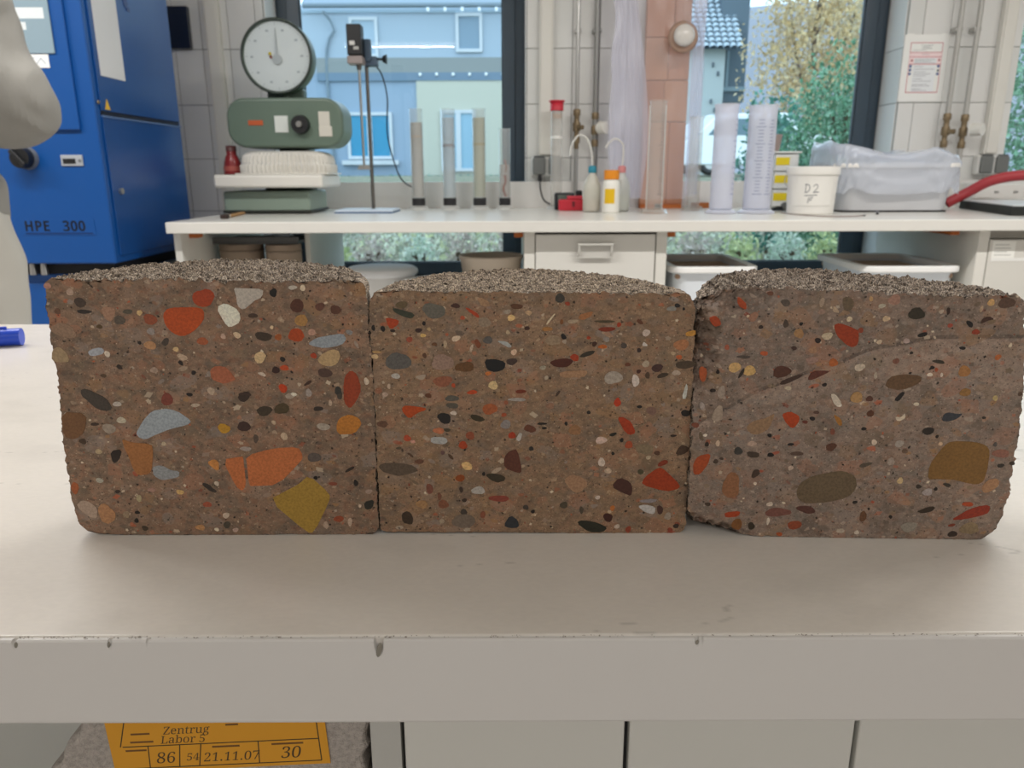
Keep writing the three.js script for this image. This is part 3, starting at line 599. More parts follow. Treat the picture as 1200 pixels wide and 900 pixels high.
    oval('191410', 5.1, 59.0, 2.5, 0.7);
    oval('191410', 6.3, 56.7, 1.4, 0.7);
    oval('191410', 17.0, 59.0, 0.8, 1.2);
    oval('1c1c14', 40.1, 53.3, 2.0, 0.9, 25);
    oval('b59c8e', 34.4, 50.3, 2.8, 2.0);
    oval('b0a092', 34.9, 38.7, 2.0, 2.3);
    oval('a8927c', 38.3, 34.2, 1.9, 1.6);
    oval('7d5a3c', 21.4, 55.6, 3.0, 3.0);
    poly('862a0c', '63.5,36.4 66.8,34.7 75.3,26.0 73.4,23.8 67.8,22.8 54.7,26.5 56.5,30.9');
    oval('6f2615', 65.4, 38.1, 2.6, 1.5, 30);
    oval('3f3a26', 54.5, 33.5, 1.8, 1.5);
    poly('3c2018', '39.7,25.7 44.0,30.9 49.7,28.3 51.1,23.9 50.4,20.4 46.7,21.8');
    poly('8a6a50', '15.8,29.3 19.8,32.3 25.5,31.0 28.8,27.1 24.0,21.8 19.9,23.6');
    poly('a29e9a', '53.5,15.1 57.5,16.0 62.9,14.7 62.7,10.2 57.7,11.6');
    oval('777070', 59.1, 17.8, 4.5, 1.1);
    oval('402820', 65.2, 12.9, 1.8, 2.5);
    poly('1e1d12', '22.7,5.9 25.9,7.7 34.2,5.9 39.2,3.2 36.8,0.5 29.4,0.5');
    poly('35170f', '36.1,9.9 38.1,11.5 41.8,10.3 40.7,5.9 37.4,6.8');
    oval('7a3020', 49.5, 2.2, 1.6, 1.8);
    oval('7a3826', 70.9, 1.7, 1.6, 1.5);
    oval('9a5a28', 41.1, 13.9, 1.3, 1.6);
    oval('a39384', 43.7, 3.8, 1.6, 1.3);
    oval('b0a094', 33.4, 19.8, 1.5, 1.1);
    oval('85786a', 69.3, 9.3, 2.0, 2.0);
    oval('2c2018', 73.8, 3.9, 1.8, 1.3);
    oval('1c1712', 75.2, 64.1, 2.5, 1.8);
    oval('17120f', 52.6, 67.5, 1.3, 0.9);
    oval('40382a', 16.4, 15.7, 2.3, 1.9);
    oval('453c30', 25.4, 13.0, 1.0, 2.2);
    oval('3c2a1c', 74.7, 44.9, 3.7, 2.2, 30);
    oval('2a2018', 69.9, 52.5, 1.7, 0.7);
    oval('4a3022', 62.3, 43.5, 1.6, 1.4);
    oval('6f604a', 56.3, 45.6, 4.4, 2.9);
    oval('1c1814', 44.5, 50.3, 1.1, 1.2);
    oval('1c1814', 40.4, 43.3, 1.0, 1.0);
    oval('7c5c48', 9.0, 68.1, 2.4, 1.6);
    oval('1c1712', 27.9, 64.7, 1.0, 1.1);
    oval('6a5044', 58.6, 65.4, 2.5, 2.3);
    oval('9c8c74', 58.1, 41.2, 1.4, 1.1);
  },
});
concreteBlock({
  label: 'right and greyest of three sawn concrete blocks, with a large golden stone', at: [0.1625, 0.90, -0.352], turn: THREE.MathUtils.degToRad(-2.2), seed: 37, H: 124, rough: 1.25, skin: 0xdcd2ca, rad: [5, 11, 3, 4], back: 0.8,
  L: [[0, -72], [8, -74], [22, -74.6], [58, -75], [88, -75.1], [105, -74.6], [118, -73.5], [124, -72]], R: [[0, 78], [10, 79.4], [23, 81], [44, 80.8], [64, 80.2], [85, 78.3], [101, 76], [124, 72]],
  T: [[-72, 119.5], [-65, 123.6], [-52, 125.6], [-28, 124.6], [-5, 124.7], [26, 122.6], [53, 122], [68, 122.8]], B: [[-74, 6], [-66, 3.5], [-58, 2.4], [-54, 3], [-46, 0.6], [-8, 0], [34, 0.2], [75, 0.4]],
  pal: { base: [0x6a5b50, 0x736357, 0x635950, 0x6e5648], grain: [0x7d6b5c, 0x5f5146, 0x897667, 0x4d4138, 0x6e6056, 0x958476, 0x705040, 0x5e564e] },
  arc: (x) => { const p = [[-76, 56], [-67.5, 62.7], [-40, 77.9], [-15, 87.7], [9.5, 97.5], [36, 102.4], [80, 103]]; for (let i = 1; i < p.length; i++) if (x <= p[i][0]) return lerp(p[i - 1][1], p[i][1], sstep(x, p[i - 1][0], p[i][0]) * 0.4 + 0.6 * (x - p[i - 1][0]) / (p[i][0] - p[i - 1][0])); return 103; },
  // the left arris has broken away: the face falls back along its upper and lower left corner
  chip(x, y, z, u, v, w) {
    const q = -62 - x, top = sstep(y, 60, 116) * clamp((q - 3 + 2 * noise3(x / 5, y / 5, 3)) / 9, 0, 1), up = clamp((y - 113 + (x + 60) * -0.28 + 1.6 * noise3(x / 6, y / 6, 8)) / 9, 0, 1) * clamp((-20 - x) / 25, 0, 1), low = clamp((13 - y - (x + 76) * 0.30 + 2 * noise3(x / 4, y / 4, 5)) / 8, 0, 1) * clamp((-40 - x) / 14, 0, 1);
    const d = (13 * top + 6 * up + 13 * low) * (1 - w);
    return [x, y, z - d * (1 + 0.25 * noise3(x / 2.2, y / 2.2, 1))];
  },
  stones(poly, oval) {
    poly('8a3014', '-70.5,111.7 -67.6,113.2 -64.8,111.0 -64.3,108.3 -67.6,107.5');
    poly('8c3418', '-57.8,122.0 -55.9,121.2 -53.1,118.2 -53.2,115.6 -55.9,116.7 -57.6,119.0');
    oval('8f4420', -71.4, 84.8, 1.9, 3.8);
    oval('ad8c5c', -56.5, 88.1, 2.9, 2.7);
    oval('ad8c58', -49.5, 86.5, 2.9, 2.7);
    oval('2a2018', -53.2, 85.3, 0.8, 2.7, -30);
    oval('45271a', -34.3, 86.1, 4.9, 2.7, 15);
    poly('4f281c', '-22.2,82.3 -20.4,86.7 -12.5,86.8 -12.0,86.0 -19.9,82.0');
    oval('a8987f', -14.8, 103.5, 2.8, 1.8);
    oval('221815', -18.9, 101.3, 1.6, 1.4);
    oval('8a6844', -28.0, 104.6, 2.2, 2.6);
    oval('8c6a50', -20.8, 96.9, 2.2, 1.9);
    oval('945024', -10.7, 90.7, 2.4, 2.0);
    oval('9a4a28', -43.4, 95.0, 1.9, 1.3);
    oval('8a4a34', -60.9, 97.8, 1.1, 1.6);
    oval('b09c80', -52.3, 112.8, 0.8, 0.8);
    oval('b5a488', -5.5, 111.5, 1.3, 1.4);
    poly('9d8870', '-14.0,114.9 -13.2,118.3 -9.8,114.2');
    oval('584a38', -7.0, 118.7, 2.8, 3.5);
    oval('85604c', -49.7, 112.5, 2.1, 2.7, -20);
    oval('1a1512', -27.4, 109.2, 1.0, 1.0);
    oval('2a1e18', -45.9, 107.6, 1.1, 1.2);
    oval('3a2620', -29.7, 97.6, 1.5, 1.1);
    oval('a0927c', -30.6, 78.1, 1.7, 1.1);
    poly('b0a494', '-10.5,75.2 -8.3,75.7 -4.3,70.5 -6.5,69.2 -8.5,70.4');
    oval('1f1612', -64.3, 85.8, 0.9, 1.1);
    oval('1f1612', -66.1, 76.6, 1.4, 1.0);
    oval('1f1612', -13.7, 79.8, 1.4, 1.0);
    oval('80685a', -18.6, 114.9, 1.8, 1.5);
    oval('38261e', -29.8, 82.3, 6.1, 1.1, 25);
    oval('453c34', -52.7, 93.2, 3.4, 0.9);
    oval('3f332a', -34.5, 109.2, 1.5, 1.9);
    oval('8c7a68', -18.9, 119.4, 1.3, 2.3);
    oval('4a4038', -35.4, 119.0, 2.2, 1.7);
    oval('83685c', -20.9, 91.8, 3.0, 1.7);
    oval('87796c', -62.1, 75.7, 2.0, 3.2);
    oval('5a3a2a', -42.8, 123.5, 1.6, 1.2);
    poly('80290f', '-12.8,108.7 -9.8,109.9 -3.3,107.5 -0.3,105.9 -0.0,99.8 -2.2,97.7 -6.3,99.8 -10.7,103.8');
    poly('5a4b37', '-22.2,24.4 -21.0,29.0 -15.6,33.1 -6.7,35.5 0.6,36.4 6.7,33.4 7.9,27.1 4.3,22.0 -5.8,19.1 -16.2,18.1 -20.6,20.3');
    oval('2a2418', 24.8, 114.1, 4.2, 2.7);
    oval('18130f', 28.9, 104.3, 2.4, 1.2, 20);
    oval('15110f', 49.6, 109.5, 2.0, 1.3, -40);
    oval('2c1c14', 39.0, 115.5, 0.9, 1.9);
    poly('3a241a', '54.2,109.1 54.8,112.1 57.6,113.3 60.7,111.8 57.2,111.0');
    oval('b08c5c', 57.7, 119.5, 1.9, 1.6);
    oval('ae9678', 11.3, 111.8, 1.8, 1.5);
    oval('9b9280', 8.6, 117.8, 1.8, 1.1);
    oval('4c382c', 64.6, 119.3, 3.8, 2.8);
    oval('7c2c1c', 52.9, 105.7, 1.8, 1.5);
    oval('8a4030', 40.8, 108.7, 1.3, 1.1);
    oval('7a3222', 0.2, 106.2, 1.6, 1.3);
    oval('988068', 53.8, 116.6, 0.7, 1.9);
    oval('8d6238', 50.6, 86.8, 3.1, 2.7);
    oval('7c5a30', 52.5, 76.5, 3.1, 1.9);
    oval('96542c', 64.9, 93.7, 1.5, 1.5);
    poly('57402a', '14.3,78.6 15.9,83.8 21.7,85.4 31.5,84.7 31.3,81.1 22.8,77.1');
    poly('1b1614', '19.6,72.3 22.8,76.9 24.8,76.3 22.0,71.5');
    oval('332c22', 38.1, 91.4, 3.3, 0.9, -10);
    oval('1a1410', 48.0, 98.0, 1.6, 0.9);
    oval('bcae9e', 34.8, 85.1, 1.6, 0.9);
    oval('b0a294', 40.3, 85.0, 0.8, 1.1);
    oval('a89a88', 1.9, 88.4, 2.6, 1.9);
    oval('ab977f', 9.4, 100.7, 1.5, 1.1);
    oval('9a8c7c', 9.7, 84.5, 0.8, 2.0);
    oval('a38f62', 66.8, 73.8, 1.2, 1.6);
    oval('4c3a2c', 78.0, 75.9, 1.1, 1.2);
    oval('96744a', 2.1, 73.7, 3.2, 2.6);
    oval('4a2c20', 8.2, 73.0, 1.7, 1.6);
    oval('6a4436', 18.3, 91.6, 1.8, 1.4);
    oval('95827a', 21.9, 101.3, 1.8, 1.2);
    oval('8a6858', 13.9, 120.6, 3.1, 2.4);
    oval('988878', 35.8, 115.2, 1.3, 1.1);
    oval('1c1613', 35.5, 88.6, 1.2, 0.9);
    oval('8a3c28', 37.5, 87.5, 0.9, 1.1);
    oval('2a221c', 24.9, 95.6, 0.9, 0.9);
    oval('a08058', 3.3, 121.0, 1.0, 1.3);
    oval('6a5844', 59.4, 110.6, 1.9, 1.2);
    poly('93300c', '-32.5,65.1 -29.1,66.6 -24.4,64.7 -23.5,61.9 -26.0,57.6 -28.4,58.6 -31.0,61.8');
    poly('8c3618', '-73.4,39.3 -71.2,43.1 -64.7,44.9 -65.9,39.0 -69.5,33.4 -73.0,32.9');
    poly('8e3014', '-56.4,13.2 -48.3,14.2 -48.8,11.1 -55.8,10.1');
    oval('7a3420', -20.9, 6.7, 3.6, 2.5);
    oval('8c3c1e', -28.1, 1.7, 1.6, 1.2);
    oval('33302c', -51.8, 45.9, 2.5, 2.0);
    poly('382c22', '-47.9,45.9 -41.6,45.3 -41.2,42.5 -46.9,42.6');
    oval('15110e', -36.1, 44.1, 1.9, 1.1);
    oval('15110e', -37.3, 54.1, 1.2, 1.1);
    oval('1a1512', -26.8, 49.6, 1.7, 0.8);
    oval('1c1818', -17.7, 62.9, 1.5, 1.1);
    oval('5a2c20', -21.0, 61.1, 1.4, 1.0);
    poly('3a2a20', '-44.9,32.4 -43.6,36.3 -40.9,36.5 -40.3,33.7 -43.3,31.4');
    oval('7a5236', -54.0, 27.6, 4.7, 6.5);
    poly('7d6248', '-49.2,57.5 -47.1,60.9 -38.9,63.4 -35.2,65.9 -37.6,57.7 -42.0,54.7 -45.8,54.3');
    oval('8c7c6c', -63.0, 64.8, 2.3, 4.8, -15);
    poly('8a5c24', '-8.4,65.7 -3.9,62.9 -3.1,59.2 -5.1,59.6');
    oval('4a2c1e', -7.3, 48.4, 2.7, 2.2);
    oval('4c3a30', -23.3, 44.9, 3.1, 1.2);
    oval('4a2c24', -16.2, 15.3, 4.7, 2.1, -10);
    oval('664036', -29.9, 13.6, 6.2, 2.5);
    oval('b0a090', -34.2, 17.9, 1.7, 1.3, 20);
    oval('9c8474', -45.5, 49.7, 2.3, 1.5);
    oval('c0b4a4', -68.4, 53.9, 1.2, 0.8);
    oval('a8927c', -62.0, 49.8, 1.2, 1.7);
    oval('2c2216', -42.4, 5.9, 1.9, 2.1);
    oval('5a4c3c', -70.3, 53.2, 1.1, 2.5, 20);
    oval('2a2018', -67.3, 49.2, 1.1, 1.5);
    oval('b5a898', -34.3, 8.7, 0.8, 2.2);
    oval('a08c7c', -25.7, 37.3, 1.4, 1.4);
    oval('6a3a28', -73.3, 59.0, 1.9, 1.5);
    oval('3a2c22', -62.4, 40.3, 1.3, 1.5);
    oval('3a2c22', -59.7, 41.8, 1.1, 0.8);
    oval('6a431f', -49.7, 6.7, 2.9, 3.0);
    oval('c0b09c', -42.3, 28.9, 0.9, 1.0);
    oval('c0b6a8', -5.8, 69.8, 1.5, 1.1);
    oval('4a342a', -16.1, 66.0, 1.5, 1.0);
    oval('8c8078', -70.8, 68.8, 1.4, 2.0);
    oval('3a2c22', -64.9, 17.5, 1.6, 1.2);
    oval('6a3c2c', -7.4, 56.3, 1.4, 1.6);
    oval('9a8c7c', 2.1, 3.9, 2.1, 1.4);
    poly('6e4f24', '40.7,31.7 40.4,39.3 44.3,46.9 47.5,51.5 52.7,52.4 61.1,52.0 66.7,50.4 69.1,47.2 69.1,35.5 68.2,31.2 65.4,29.3 59.8,30.3 53.4,31.9 45.6,32.2');
    oval('7a5142', 73.9, 46.0, 4.0, 2.5);
    poly('8f6a4c', '67.2,27.8 69.6,32.1 74.8,33.4 76.1,29.6 72.8,26.2 69.2,24.9');
    poly('7a220f', '55.0,10.4 60.6,14.8 66.4,18.0 73.1,19.3 73.4,15.0 70.2,13.2 61.2,10.9');
    oval('95371a', 62.3, 19.2, 2.7, 1.4);
    oval('2c2013', 43.0, 15.9, 4.3, 1.4, 15);
    oval('1f1710', 37.8, 57.0, 3.0, 2.0, 15);
    poly('2f3136', '43.3,62.1 43.9,66.1 46.8,66.6 50.7,65.8 53.0,66.0 51.1,63.4 46.8,61.9');
    poly('b3a590', '21.2,64.3 24.5,63.9 25.7,66.4 26.4,63.6 24.0,61.9 22.0,62.3');
    oval('b0a490', 30.5, 70.5, 1.4, 1.0);
    oval('b5a390', 13.1, 51.1, 1.5, 1.5);
    oval('8c8278', 25.1, 50.4, 2.3, 2.0);
    oval('8a7c70', 22.2, 41.2, 2.0, 2.0);
    oval('b09870', 27.9, 31.3, 1.6, 1.7);
    oval('8f8480', 41.9, 25.4, 2.7, 1.9);
    oval('30261e', 37.2, 28.3, 1.6, 1.2);
    oval('221a14', 45.6, 27.1, 1.1, 1.0);
    oval('30281e', 50.7, 29.3, 2.3, 0.9, -20);
    oval('1a1512', 7.3, 57.9, 1.4, 1.0);
    oval('4a2a18', 9.5, 65.6, 2.0, 1.6);
    oval('4a4034', 10.2, 39.4, 3.1, 1.2, 15);
    oval('7c7468', 35.4, 6.6, 4.1, 2.8);
    oval('2c2018', 57.2, 3.0, 2.4, 1.8);
    oval('b09478', 44.6, 50.6, 1.1, 1.2);
    oval('b5a898', 10.1, 3.2, 1.2, 1.3);
    oval('45403c', 70.5, 50.5, 1.2, 1.2);
    oval('5a3c26', 12.2, 12.0, 1.6, 3.3);
    oval('2a241e', 74.9, 39.7, 1.8, 1.1);
    oval('75634a', 65.0, 6.2, 5.2, 3.0);
    oval('33281e', 80.0, 41.0, 1.4, 1.2);
    oval('221a14', 25.7, 11.9, 1.0, 1.1);
    oval('1a1512', 7.4, 19.5, 1.3, 1.0);
    oval('2a221c', 63.1, 64.0, 1.2, 0.7);
    oval('221a14', 42.5, 54.3, 0.9, 1.0);
    oval('5c4838', 28.2, 46.7, 1.5, 1.5);
    oval('7c6654', 17.7, 25.9, 2.3, 1.9);
    oval('6a2a1c', 56.1, 7.8, 1.9, 0.8, 10);
  },
});

// ---------- outside ----------
const leafGeo = (n, place, size, colors) => {                      // n folded leaves; place() -> [x, y, z]
  const pos = [], col = [], c = new THREE.Color(), q = new THREE.Euler(), v = V(0, 0, 0);
  for (let i = 0; i < n; i++) {
    const p = place(), s = size * rr(0.6, 1.4); q.set(rr(0, 6.3), rr(0, 6.3), rr(0, 6.3)); c.set(colors[Math.floor(rnd() * colors.length)]).multiplyScalar(rr(0.75, 1.2));
    const t = [[-0.5, 0, 0], [0, 0.12, 0.28], [0.5, 0, 0], [-0.5, 0, 0], [0.5, 0, 0], [0, 0.12, -0.28]];
    for (const k of t) { v.set(k[0] * s, k[1] * s, k[2] * s).applyEuler(q); pos.push(p[0] + v.x, p[1] + v.y, p[2] + v.z); col.push(c.r, c.g, c.b); }
  }
  const g = new THREE.BufferGeometry(); g.setAttribute('position', new THREE.Float32BufferAttribute(pos, 3)); g.setAttribute('color', new THREE.Float32BufferAttribute(col, 3)); g.computeVertexNormals(); return g;
};
const mLeaf = new THREE.MeshPhysicalMaterial({ color: 0xffffff, vertexColors: true, roughness: 0.95, side: THREE.DoubleSide, transmission: 0.4, thickness: 0 });
const ball = (rx, ry, rz, lumps = 0.25) => () => { let x, y, z, d; do { x = rr(-1, 1); y = rr(-1, 1); z = rr(-1, 1); d = Math.hypot(x, y, z); } while (d > 1 || d < 0.25); const k = 1 + lumps * noise3(x / d * 1.7 + rx, y / d * 1.7, z / d * 1.7); return [x * rx * k, y * ry * k, z * rz * k]; };
function bush(name, label, cat, at, [rx, ry, rz], n, size, colors, group) {
  const t = thing(name, label, cat, at, 0, group), b = ball(rx, ry, rz);
  const f = part('foliage', leafGeo(n, () => { const p = b(); p[1] += ry; return p; }, size, colors), mLeaf, t); f.userData.kind = 'stuff';
  part('stem', [0, 1, 2].map((k) => tube([[0, 0, 0], [0.1 * rx * Math.cos(k * 2), ry * 0.7, 0.1 * rx * Math.sin(k * 2)], [0.35 * rx * Math.cos(k * 2.1), ry * 1.5, 0.35 * rz * Math.sin(k * 2.1)]], 0.02 * Math.max(1, ry), 8, 6)), M(0x5b4a38, 0.9), t);
  return t;
}
{
  const prof = [[-4.4, -0.1], [-9, -0.05], [-20, 0.98], [-95, 1.0]];
  const g = new THREE.PlaneGeometry(120, 100, 40, 60).rotateX(-Math.PI / 2).translate(0, 0, -54.5), p = g.attributes.position;
  for (let i = 0; i < p.count; i++) { const z = p.getZ(i); let y = z > -9 ? lerp(-0.1, -0.05, sstep(-z, 4.4, 9)) : lerp(-0.05, 1.0, clamp((-z - 9) / 11, 0, 1)); p.setY(i, y + 0.02 * noise2(p.getX(i) * 0.6, z * 0.6)); }
  g.computeVertexNormals();
  const uv = g.attributes.uv; for (let i = 0; i < p.count; i++) uv.setXY(i, p.getX(i) / 4, p.getZ(i) / 4);
  struct('ground', g, M(0xffffff, 0.95, { map: data(256, 256, (u, v) => { const n = 0.5 + 0.5 * fbm2(u * 16, v * 16, 4), m = noise2(u * 70, v * 70) * 0.10; return [0.40 + 0.14 * n + m, 0.41 + 0.13 * n + m, 0.36 + 0.08 * n + m]; }, true) }));
  struct('hill', new THREE.SphereGeometry(1, 40, 20).scale(80, 36, 30).translate(62, -4, -160), M(0x8d8f98, 1));

  // house across the street, seen in the left window
  const h = thing('house', 'two storey house with blue and cream walls across the street, behind the left window', 'house', [0, 0, 0]);
  const mBlueWall = M(0x96a9bd, 0.9), mCreamWall = M(0xc4c4b6, 0.9), mSash = M(0xccd2d8, 0.6), mBand = M(0x8f9494, 0.85), mGutter = M(0x7a8a96, 0.6), mRoof = M(0x8c9cac, 0.7);
  part('upper_wall', bb(-9.6, 4.2, 4.6, 6.75, -37, -30.0), M(0xa9b8c6, 0.9), h);
  part('lower_wall', bb(-9.6, -3.46, 0.8, 4.6, -37, -30.0), mBlueWall, h, 'blue lower wall');
  part('lower_wall', bb(-3.46, 4.2, 0.8, 4.6, -37, -29.93), mCreamWall, h, 'cream lower wall');
  part('balcony_band', [bb(-7.05, 4.3, 4.62, 5.12, -30.6, -29.9)], mBand, h);
  part('balcony_edge', bb(-7.05, 4.3, 4.34, 4.62, -30.5, -29.9), M(0x73889c, 0.8), h);
  part('roof', extrude([[-7.7, 0], [4.8, 0], [4.8, 0.14], [-7.7, 0.14]], 5.5, 0).rotateX(0).translate(0, 0, 0).applyMatrix4(new THREE.Matrix4().makeRotationX(0.62)).translate(0, 9.75, -34.9), mRoof, h);
  part('soffit', bb(-7.5, 4.6, 6.62, 6.72, -30.6, -29.95), M(0x9fb4c4, 0.8), h);
  part('gutter', tube([[-7.3, 6.78, -30.42 + 0.9], [4.6, 6.78, -29.52]], 0.09, 2, 8), mGutter, h);
  for (let k = 0; k < 6; k++) { part('gutter_bracket', bx(0.1, 0.13, 0.1, -2.9 + k * 0.6, 6.62, -29.42, 0.02), M(0xf4f8fa, 0.5), h); part('edge_bracket', bx(0.1, 0.1, 0.06, -3.3 + k * 0.6, 4.55, -29.87, 0.02), M(0xf4f8fa, 0.5), h); }
  const win = (name, x0, x1, y0, y1, panes, glass, z = -29.98) => {
    const f = 0.11, w = part(name, [bb(x0, x1, y0, y0 + f, z, z + 0.09), bb(x0, x1, y1 - f, y1, z, z + 0.09), bb(x0, x0 + f, y0 + f, y1 - f, z, z + 0.09), bb(x1 - f, x1, y0 + f, y1 - f, z, z + 0.09), ...Array.from({ length: panes - 1 }, (_, k) => { const c = lerp(x0, x1, (k + 1) / panes); return bb(c - 0.09, c + 0.09, y0 + f, y1 - f, z, z + 0.09); })], mSash, h);
    for (let k = 0; k < panes; k++) part('pane', bb(lerp(x0, x1, k / panes) + f * 0.8, lerp(x0, x1, (k + 1) / panes) - f * 0.8, y0 + f, y1 - f, z + 0.01, z + 0.03), glass, w);
  };
  win('window', -1.98, -1.02, 5.3, 6.60, 1, M(0x7d95a8, 0.3));
  win('window', -6.08, -4.40, 1.6, 3.26, 2, M(0x2a8cb4, 0.25));
  part('window_sill', bb(-6.3, -4.2, 1.40, 1.56, -29.95, -29.75), mSash, h);
  win('terrace_door', -2.6, -1.3, 1.15, 3.32, 2, M(0x8fb6cc, 0.3), -29.9);
  win('shutter', -5.8, -4.78, 5.14, 6.48, 1, M(0xa4b8c8, 0.6));
  part('downpipe', tube([[-6.62, 6.6, -29.6], [-6.3, 6.1, -29.85], [-6.6, 5.6, -29.9], [-6.6, 1, -29.9]], 0.05, 16, 6), mGutter, h);
  const hedge = thing('hedge', 'dark green clipped hedge in front of the blue and cream house', 'hedge', [-2, 0.72, -27]);
  part('foliage', leafGeo(2600, () => [rr(-6, 6), rr(0, 0.26) + 0.05 * noise2(rnd() * 9, 2), rr(-0.4, 0.4)], 0.17, [0x5f8a8a, 0x6c9c94, 0x4c7a7a, 0x86b8a4]), mLeaf, hedge).userData.kind = 'stuff';

  // house and dark shed in the right window
  const h2 = thing('house', 'white house with a grey tiled roof and dark timber gable, behind the right window', 'house', [0, 0, 0]);
  part('wall', bb(5.2, 7.78, 0.8, 5.5, -38, -30.0), M(0xbcc6c8, 0.9), h2, 'white wall');
  for (const [x, y] of [[7.35, 4.85], [7.55, 4.55], [7.35, 3.6], [7.5, 3.3], [7.4, 2.4]]) part('wall_bracket', bx(0.09, 0.16, 0.06, x, y, -29.96, 0.02), M(0x6b7680, 0.6), h2);
  part('gable', bb(7.72, 8.72, 3.62, 9.6, -36, -30.6), M(0x5c6c78, 0.85), h2, 'dark timber gable');
  part('gable_rail', bb(7.72, 8.72, 4.0, 4.16, -30.6, -30.5), M(0x8296a0, 0.8), h2);
  part('gable_post', bb(7.98, 8.08, 4.16, 5.4, -30.6, -30.55), M(0x8296a0, 0.8), h2);
  part('roof_deck', new THREE.PlaneGeometry(3.4, 6.2).rotateX(-Math.PI / 2 + 0.0).applyMatrix4(new THREE.Matrix4().makeRotationX(0.80)).translate(6.5, 7.55, -31.72), M(0x5f7482, 0.8, { side: THREE.DoubleSide }), h2);
  const tl = []; for (let r = 0; r < 21; r++) for (let c = 0; c < 9; c++) { const g = new THREE.CylinderGeometry(0.115, 0.125, 0.33, 8, 1, true, -1.75, 3.5).rotateX(-Math.PI / 2 - 0.2); g.applyMatrix4(new THREE.Matrix4().makeRotationX(0.80)); const s = r * 0.27; g.translate(8.18 - c * 0.245, 5.42 + s * Math.sin(0.80), -29.62 - s * Math.cos(0.80)); tl.push(g); }
  part('roof_tiles', tl, M(0xb4c2cc, 0.55, { side: THREE.DoubleSide }), h2).userData.kind = 'stuff';

  // yellow autumn trees and bushes
  const tree = (label, x, z, y0, rx, ry, n, size, cols) => {
    const t = thing('tree', label, 'tree', [x, y0, z]), b = ball(rx, ry, rx * 0.8, 0.5);
    part('foliage', leafGeo(n, () => { const p = b(); p[1] += ry * 1.25; return p; }, size, cols), mLeaf, t).userData.kind = 'stuff';
    part('trunk', tube([[0, -0.2, 0], [0.06, ry * 0.6, 0], [-0.05, ry * 1.3, 0], [0.1, ry * 2, 0]], 0.09, 14, 8), M(0x6c5d52, 0.9), t);
    part('branch', tube([[0, ry * 0.5, 0], [rx * 0.3, ry * 1.0, 0.1], [rx * 0.6, ry * 1.6, 0.1]], 0.045, 10, 6), M(0x6c5d52, 0.9), t);
    part('branch', tube([[0, ry * 0.6, 0], [-rx * 0.3, ry * 1.1, 0.1], [-rx * 0.5, ry * 1.7, -0.1]], 0.04, 10, 6), M(0x6c5d52, 0.9), t);
  };
  tree('loose autumn tree with yellow ochre leaves, middle of the right window', 9.2, -25, 1.0, 1.75, 2.9, 7800, 0.14, [0xdcc496, 0xd0b88c, 0xe4cc9c, 0xc8b698, 0xdccca8]);
  tree('paler autumn tree standing behind the green bush in the right window', 12.6, -29, 1.0, 2.2, 3.9, 5200, 0.15, [0xd4ccb8, 0xc8c0b0, 0xd0c4a0, 0xc0beb4]);
  const green = [0x669878, 0x74a886, 0x58886c, 0x88b898, 0x609070, 0xa0c8ac];
  bush('bush', 'dense bright green bush filling the right of the right window', 'bush', [3.22, 0.02, -7.7], [0.62, 1.08, 0.5], 11000, 0.05, green);
  bush('bush', 'dense green bush outside the far right window', 'bush', [4.85, 0.0, -7.1], [0.8, 1.45, 0.6], 9000, 0.055, green);
  bush('bush', 'tall dark green conifer low behind the bright green bush', 'bush', [3.15, 0.02, -9.6], [0.42, 0.98, 0.5], 2500, 0.07, [0x4a8878, 0x3e7a6c, 0x5c9a88]);
  // low planting right outside the glass
  const lowL = ['silvery pale', 'yellow green', 'brownish twiggy'], where = ['first', 'second', 'third', 'fourth', 'fifth', 'sixth', 'seventh'];
  for (let k = 0; k < 13; k++) {
    const left = k < 7, x = left ? -1.85 + k * 0.36 : 1.15 + (k - 7) * 0.36, q = [0, 1, 2, 0, 2, 2, 0, 1, 2, 1, 0, 1, 2][k];
    bush('low_shrub', where[left ? k : k - 7] + ' low shrub from the left under the bench in the ' + (left ? 'left' : 'right') + ' window, ' + lowL[q], 'shrub', [x, -0.08, -6.4 + rr(-0.1, 0.1)], [0.16, 0.36, 0.16], 900, 0.045, [[0xd4dfd2, 0xc4d4c2, 0xe2ece0, 0xb8c8b8], [0xd0d8a4, 0xc0cc98, 0xe0e4b0, 0xb0c090], [0xc8bcb4, 0xb8aca4, 0xd8ccc4, 0xccc4b0]][q], 'low shrubs outside the ' + (left ? 'left' : 'right') + ' window');
  }
  const gc = thing('ground_cover', 'pale mottled leafy ground cover between the low shrubs outside', 'ground cover', [0, 0, -10.5]);
  part('leaves', leafGeo(16000, () => { const z = rr(-3.2, 2.2); return [rr(-4.4, 5.6), lerp(-0.05, 1.0, clamp((-z + 1.5) / 11, 0, 1)) + rr(0, 0.14), z]; }, 0.11, [0xc8ccb8, 0xb4baa4, 0xd8dcc8, 0xb8b0a4, 0xd0d4a8, 0xa4a898]), mLeaf, gc).userData.kind = 'stuff';
  // parked car, a sliver of it between the measuring cylinders
  const c = thing('car', 'white parked car seen between the two translucent measuring cylinders', 'car', [6.35, 1.0, -20.4], 0.15);
  part('body', extrude([[-2, 0.3], [-2, 0.8], [-1.7, 0.95], [-1.2, 1.45], [0.6, 1.48], [1.3, 1.0], [2, 0.85], [2.05, 0.3]], 1.6, 0.04).translate(0, 0, -1.6), M(0xeef4f6, 0.3, { clearcoat: 1 }), c);
  part('side_window', extrude([[-1.45, 0.98], [-1.1, 1.36], [-0.3, 1.38], [-0.3, 0.98]], 0.02).translate(0, 0, 0.03), M(0x5f7a86, 0.1), c);
